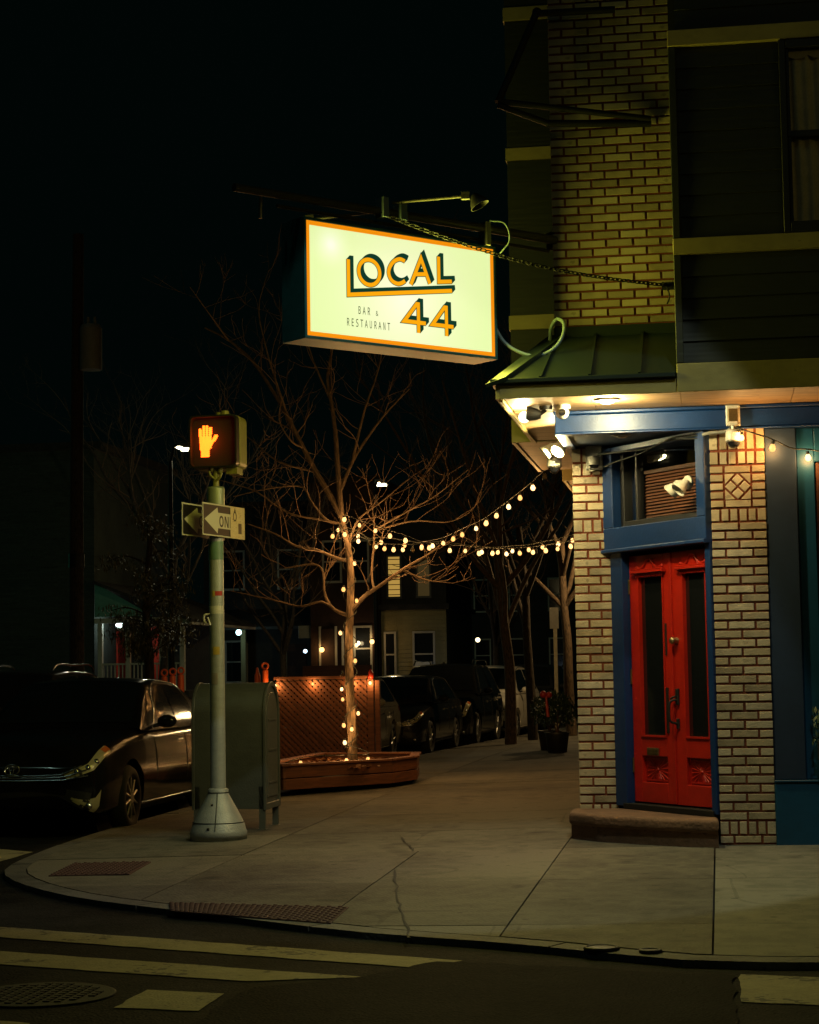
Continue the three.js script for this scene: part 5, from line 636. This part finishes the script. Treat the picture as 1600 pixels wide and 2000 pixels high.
{ // evergreen beside the utility pole
  const o = thing('yew_tree', 'dense dark evergreen beside the utility pole catching yellow light', 'tree', [-12.3, 0.14, -41]); mesh('trunk', limb([[0, 0, 0], [0.05, 1.5, 0], [0, 3, 0.05], [0.1, 4.6, 0]], 0.14, 0.06, 8), M.darkBark, o, true); const f = [], br = []; for (let k = 0; k < 34; k++) { const a = rr(0, 6.28), y = rr(1.8, 4.9), L = rr(0.6, 1.25) * (1 - (y - 3.2) ** 2 * 0.12), e = V(Math.cos(a) * L, y + rr(-0.1, 0.35), Math.sin(a) * L); br.push(limb([V(0.04, y, 0), e.clone().multiplyScalar(0.5).setY(y + 0.2), e], 0.025, 0.006, 4)); for (let i = 0; i < 150; i++) { const t = rr(0.25, 1.1); f.push(new THREE.CircleGeometry(0.075 * rr(0.5, 1.2), 4).scale(0.22, 1, 1).rotateX(rr(-1.4, 1.4)).rotateY(rr(0, 6.28)).translate(e.x * t + rr(-0.2, 0.2), y + (e.y - y) * t + rr(-0.2, 0.16), e.z * t + rr(-0.2, 0.2))); } } mesh('branch', br, M.darkBark, o, true); tag(mesh('foliage', f, M.yew, o), null, null, null, 'stuff');
}
{ const o = thing('utility_pole', 'tall wooden utility pole with a transformer can at left', 'utility pole', [-13.55, 0.14, -40]); mesh('pole', limb([[0, 0, 0], [0, 5, 0], [0.05, 11, 0]], 0.17, 0.12, 12), M.darkBark, o, true); mesh('transformer', [cyl(0.24, 0.24, 0.9, 0.36, 8.45, 0.1, 20), cyl(0.2, 0.24, 0.08, 0.36, 8.94, 0.1, 20), cyl(0.03, 0.04, 0.2, 0.3, 9.05, 0.1, 8), cyl(0.03, 0.04, 0.2, 0.45, 9.05, 0.1, 8)], M.greyPlastic, o); for (const y of [8.2, 8.7]) mesh('bracket', box(0.0, 0.2, y, y + 0.08, 0, 0.1), M.darkBark, o); mesh('meter_band', [cyl(0.172, 0.175, 0.3, 0, 3.9, 0, 12)], M.iron, o); }

// ---------------------------------------------------------------- houses across and down the street
function windowOn(p, x, y, w, h, z, pane, frameMat = M.trim, bars = true) { const f = mesh('window', [box(x, x + 0.08, y, y + h, z, z + 0.06), box(x + w - 0.08, x + w, y, y + h, z, z + 0.06), box(x + 0.08, x + w - 0.08, y, y + 0.09, z, z + 0.08), box(x + 0.08, x + w - 0.08, y + h - 0.08, y + h, z, z + 0.06), box(x + 0.08, x + w - 0.08, y + h / 2 - 0.03, y + h / 2 + 0.03, z, z + 0.05)], frameMat, p); mesh('pane', box(x + 0.08, x + w - 0.08, y + 0.09, y + h - 0.08, z, z + 0.02), pane, f); return f; }
function porchLamp(label, x, y, z, cd, c, e, r = 0.09) { const o = thing('porch_lamp', label, 'lamp', [x, y, z], 0, 'porch lamps of the far houses'); mesh('lamp_globe', ball(r, 0, 0, 0, 12), glow(...e), o); mesh('cap', cyl(0.03, 0.06, 0.06, 0, r + 0.02, 0, 10), M.black, o); light(x, y, z, cd, c, 2); }
{ // first house: end wall to the viewer, porch on the street side
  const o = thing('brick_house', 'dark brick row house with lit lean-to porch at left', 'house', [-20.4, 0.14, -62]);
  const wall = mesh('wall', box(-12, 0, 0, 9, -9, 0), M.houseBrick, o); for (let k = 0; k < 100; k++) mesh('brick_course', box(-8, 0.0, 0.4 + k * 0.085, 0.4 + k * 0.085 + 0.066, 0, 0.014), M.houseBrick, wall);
  mesh('roof', box(-12.2, 0.3, 9, 9.25, -9.2, 0.2), M.shingle, o);
  mesh('porch_gable', poly([[0.02, 3.42], [2.0, 3.42], [0.02, 4.55]], -0.02, 0.04), mat([0.1, 0.26, 0.2], { tex: paintT }), o); mesh('porch_roof', slab([0, 4.62, 0.1], [3.35, 3.3, 0.1], [3.35, 3.3, -9], [0, 4.62, -9], 0.1), M.shingle, o); mesh('porch_beam', box(0.02, 3.2, 3.2, 3.36, -0.06, 0.06), M.trim, o); mesh('eave', box(3.1, 3.3, 3.12, 3.28, -9, 0.05), M.trim, o);
  mesh('porch_floor', box(0, 3.2, 0, 0.95, -9, 0), M.houseDark, o);
  for (const x of [0.2, 1.15, 2.3, 3.0]) mesh('porch_post', bev(x - 0.08, x + 0.08, 0.95, 3.2, -0.1, 0.05, 0.01), M.trim, o);
  mesh('handrail', box(0.2, 3.1, 1.82, 1.88, -0.02, 0.04), M.trim, o); for (let k = 0; k < 22; k++) mesh('baluster', box(0.3 + k * 0.13, 0.34 + k * 0.13, 0.95, 1.82, 0, 0.03), M.trim, o);
  mesh('door', box(0.02, 0.08, 0.95, 3.0, -3.2, -2.3), M.redPaint, o); mesh('inner_wall', box(0.8, 0.95, 0.95, 3.2, -4, -3.9), M.trim, o); mesh('red_door', box(1.5, 1.95, 0.95, 3.1, -1.5, -1.44), M.redPaint, o); mesh('divider', box(1.95, 2.2, 0.95, 3.2, -1.5, -1.4), M.houseDark, o); mesh('back_wall', box(0, 3.2, 0.95, 3.3, -4.1, -4.0), M.houseDark, o);
}
porchLamp('bright cool white porch lamp under the teal gable', -19.74, 3.3, -62.6, 1.6, [0.75, 1, 0.92], [4, 5, 4.6], 0.12);
porchLamp('small red porch lamp beside the red door', -18.12, 3.22, -62.9, 0.5, [1, 0.18, 0.08], [3, 0.5, 0.25], 0.07);
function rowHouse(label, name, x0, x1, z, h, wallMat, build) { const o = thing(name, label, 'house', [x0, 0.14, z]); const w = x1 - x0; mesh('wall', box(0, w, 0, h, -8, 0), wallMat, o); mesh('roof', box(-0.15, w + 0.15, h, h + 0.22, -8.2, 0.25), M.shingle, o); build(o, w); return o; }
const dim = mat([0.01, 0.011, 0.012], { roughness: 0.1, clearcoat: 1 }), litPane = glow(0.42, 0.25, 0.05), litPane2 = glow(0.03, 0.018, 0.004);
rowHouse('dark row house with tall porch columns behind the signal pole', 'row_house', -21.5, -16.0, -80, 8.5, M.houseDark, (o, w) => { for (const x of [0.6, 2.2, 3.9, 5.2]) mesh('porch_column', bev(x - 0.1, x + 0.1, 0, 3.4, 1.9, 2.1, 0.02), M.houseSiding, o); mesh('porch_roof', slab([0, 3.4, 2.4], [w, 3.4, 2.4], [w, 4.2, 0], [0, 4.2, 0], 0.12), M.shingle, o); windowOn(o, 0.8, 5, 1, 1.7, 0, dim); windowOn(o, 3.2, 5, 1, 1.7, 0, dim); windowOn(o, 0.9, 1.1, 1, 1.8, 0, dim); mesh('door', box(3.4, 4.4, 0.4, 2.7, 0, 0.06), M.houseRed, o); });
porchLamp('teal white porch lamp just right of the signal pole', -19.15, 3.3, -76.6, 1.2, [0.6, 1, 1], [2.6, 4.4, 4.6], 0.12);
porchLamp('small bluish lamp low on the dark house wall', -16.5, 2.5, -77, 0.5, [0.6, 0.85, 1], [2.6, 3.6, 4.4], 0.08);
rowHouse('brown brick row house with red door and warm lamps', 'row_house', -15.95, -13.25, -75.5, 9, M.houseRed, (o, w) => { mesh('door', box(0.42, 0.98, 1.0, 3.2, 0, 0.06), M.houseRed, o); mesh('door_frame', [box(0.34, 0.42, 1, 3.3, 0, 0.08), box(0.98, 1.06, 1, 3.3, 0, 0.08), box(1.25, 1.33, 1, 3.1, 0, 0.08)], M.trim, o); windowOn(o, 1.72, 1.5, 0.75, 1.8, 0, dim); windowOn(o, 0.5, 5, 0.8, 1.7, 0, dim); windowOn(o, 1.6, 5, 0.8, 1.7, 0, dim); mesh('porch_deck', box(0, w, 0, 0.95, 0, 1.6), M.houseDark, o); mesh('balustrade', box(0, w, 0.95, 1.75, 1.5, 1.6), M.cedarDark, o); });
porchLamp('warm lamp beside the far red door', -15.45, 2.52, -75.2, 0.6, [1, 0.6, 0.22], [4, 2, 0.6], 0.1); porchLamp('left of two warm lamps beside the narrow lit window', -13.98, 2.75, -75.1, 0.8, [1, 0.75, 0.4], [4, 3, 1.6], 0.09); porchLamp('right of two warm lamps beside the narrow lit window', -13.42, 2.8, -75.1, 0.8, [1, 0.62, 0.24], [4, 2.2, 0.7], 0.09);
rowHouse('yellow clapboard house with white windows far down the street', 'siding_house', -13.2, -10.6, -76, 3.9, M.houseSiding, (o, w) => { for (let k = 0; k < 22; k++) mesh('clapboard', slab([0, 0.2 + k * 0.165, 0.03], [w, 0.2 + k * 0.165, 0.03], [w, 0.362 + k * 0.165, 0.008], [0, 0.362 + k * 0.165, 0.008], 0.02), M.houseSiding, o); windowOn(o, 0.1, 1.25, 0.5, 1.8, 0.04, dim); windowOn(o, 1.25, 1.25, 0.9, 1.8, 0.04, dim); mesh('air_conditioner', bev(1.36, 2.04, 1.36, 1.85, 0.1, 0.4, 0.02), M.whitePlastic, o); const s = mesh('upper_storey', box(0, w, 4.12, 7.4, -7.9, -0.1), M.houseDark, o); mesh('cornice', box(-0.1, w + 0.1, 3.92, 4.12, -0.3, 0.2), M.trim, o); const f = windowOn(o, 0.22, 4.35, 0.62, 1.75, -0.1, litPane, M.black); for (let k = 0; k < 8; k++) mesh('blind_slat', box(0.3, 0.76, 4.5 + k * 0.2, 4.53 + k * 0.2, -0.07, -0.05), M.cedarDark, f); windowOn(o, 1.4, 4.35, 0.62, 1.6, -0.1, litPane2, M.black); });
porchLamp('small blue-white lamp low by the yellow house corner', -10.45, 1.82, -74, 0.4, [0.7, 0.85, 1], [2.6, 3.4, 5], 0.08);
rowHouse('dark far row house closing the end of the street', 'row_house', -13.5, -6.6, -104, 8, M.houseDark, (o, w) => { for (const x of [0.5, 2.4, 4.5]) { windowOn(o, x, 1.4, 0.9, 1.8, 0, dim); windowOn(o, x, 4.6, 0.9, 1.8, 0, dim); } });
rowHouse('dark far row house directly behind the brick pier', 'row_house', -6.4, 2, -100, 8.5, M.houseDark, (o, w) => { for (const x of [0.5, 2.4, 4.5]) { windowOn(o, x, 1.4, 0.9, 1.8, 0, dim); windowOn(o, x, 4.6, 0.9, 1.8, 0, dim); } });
porchLamp('tiny warm lamp far away down the middle of the street', -12.2, 3.2, -99, 1.2, [1, 0.8, 0.5], [4, 3.2, 1.8], 0.12);
tag(mesh('notice_board', [bev(-0.35, 0.35, 0, 0.5, 0, 0.03, 0.01)], M.trim), 'small pale notice on the dark porch front', 'notice').position.set(-16.2, 3.0, -76);

// ---------------------------------------------------------------- street lamps: far ones in view, near ones outside the frame
function streetLamp(label, x, z, h, armX, armZ, e, k = 1) { const o = thing('street_lamp', label, 'street lamp', [x, 0.02, z], 0, 'street lamps'); mesh('pole', limb([[0, 0, 0], [0, h * 0.5, 0], [0, h - 0.4, 0]], 0.09, 0.05, 10), M.iron, o, true); mesh('arm', pipe([[0, h - 0.45, 0], [armX * 0.3, h, armZ * 0.3], [armX, h + 0.1, armZ]], 0.035), M.iron, o); mesh('lamp_head', bev(armX - 0.18, armX + 0.18, h + 0.06, h + 0.18, armZ - 0.28, armZ + 0.28, 0.03), M.greyPlastic, o); mesh('lamp_lens', bev(armX - 0.14 * k, armX + 0.14 * k, h + 0.0, h + 0.058, armZ - 0.2 * k, armZ + 0.2 * k, 0.015), e, o); return [x + armX, h, z + armZ]; }
const mast = glow(6, 5.6, 3.4);
{ const p = streetLamp('lit street lamp glowing above the tree down the street', -10.35, -58.7, 7.4, 0, -1.3, mast); light(p[0], p[1] - 0.05, p[2], 34, [1, 0.78, 0.36], 5); }
{ const o = thing('wall_lamp', 'warm wall lamp on the side wall hidden behind the corner pier', 'wall lamp', [-1.2, 4.6, -41]); mesh('arm', rod([0.1, 0, 0], [-0.5, 0.1, 0], 0.03), M.black, o); mesh('shade', lathe([[0.04, 0.2], [0.08, 0.16], [0.2, 0.02], [0.19, 0.02], [0.05, 0.14]], 20).translate(-0.55, -0.05, 0), M.black, o); mesh('lamp_bulb', ball(0.07, -0.55, -0.02, 0, 12), glow(4, 2.6, 1), o); light(-1.75, 4.58, -41, 30, [1, 0.66, 0.28], 3); }
{ const p = streetLamp('far white street lamp seen left of the raised hand signal', -13.1, -45.7, 7.15, 0, -1.3, mast, 0.5); light(p[0], p[1] - 0.05, p[2], 18, [1, 0.93, 0.6], 5); }
{ const o = thing('far_signal', 'tiny teal-green traffic light far away at left', 'traffic signal', [-31.1, 0, -90]); mesh('pole', rod([0, 0, 0], [0, 8.4, 0], 0.08), M.black, o); mesh('housing', bev(-0.18, 0.18, 8.3, 9.4, -0.2, 0, 0.03), M.black, o); mesh('signal_lens', ball(0.13, 0, 8.8, 0.02, 12), glow(0.6, 4.2, 3.4), o); light(-31.1, 8.8, -89.7, 25, [0.1, 1, 0.7], 3); }
{ const o = thing("green_shop_lamp", "green lamp outside the frame on the left lighting the brick end wall", "lamp", [-27, 0.14, -50]); mesh("pole", rod([0, 0, 0], [0, 5.2, 0], 0.05), M.black, o); mesh("lamp_globe", ball(0.2, 0, 5.3, 0, 14), glow(0.4, 4, 2.4), o); light(-27, 5.44, -50, 9, [0.12, 1, 0.6], 6); }
// cool LED street lamp over the road in front of the corner: a cut-off reflector throws one pool of light
{ const p = streetLamp('cool white street lamp over the crossing outside the frame', 4.6, -8.2, 9.1, -3.6, -0.8, glow(6, 7, 7)); const s = new THREE.SpotLight(C(0.86, 1, 0.86), 44, 0, THREE.MathUtils.degToRad(18.8), 0.05, 2); s.position.set(p[0], 9.05, p[2]); s.target.position.set(-2.5, 0, -14.5); s.castShadow = true; s.shadow.radius = 3; scene.add(s, s.target); }
// older sodium street lamp farther right on the camera's side
{ const p = streetLamp('amber street lamp on the near side outside the frame', 11.5, -2.5, 8.2, -1.6, -1.0, glow(5, 3.4, 0.6)); light(p[0], 8.15, p[2], 12, [1, 0.82, 0.16], 5); }
renderer.render(scene, camera);
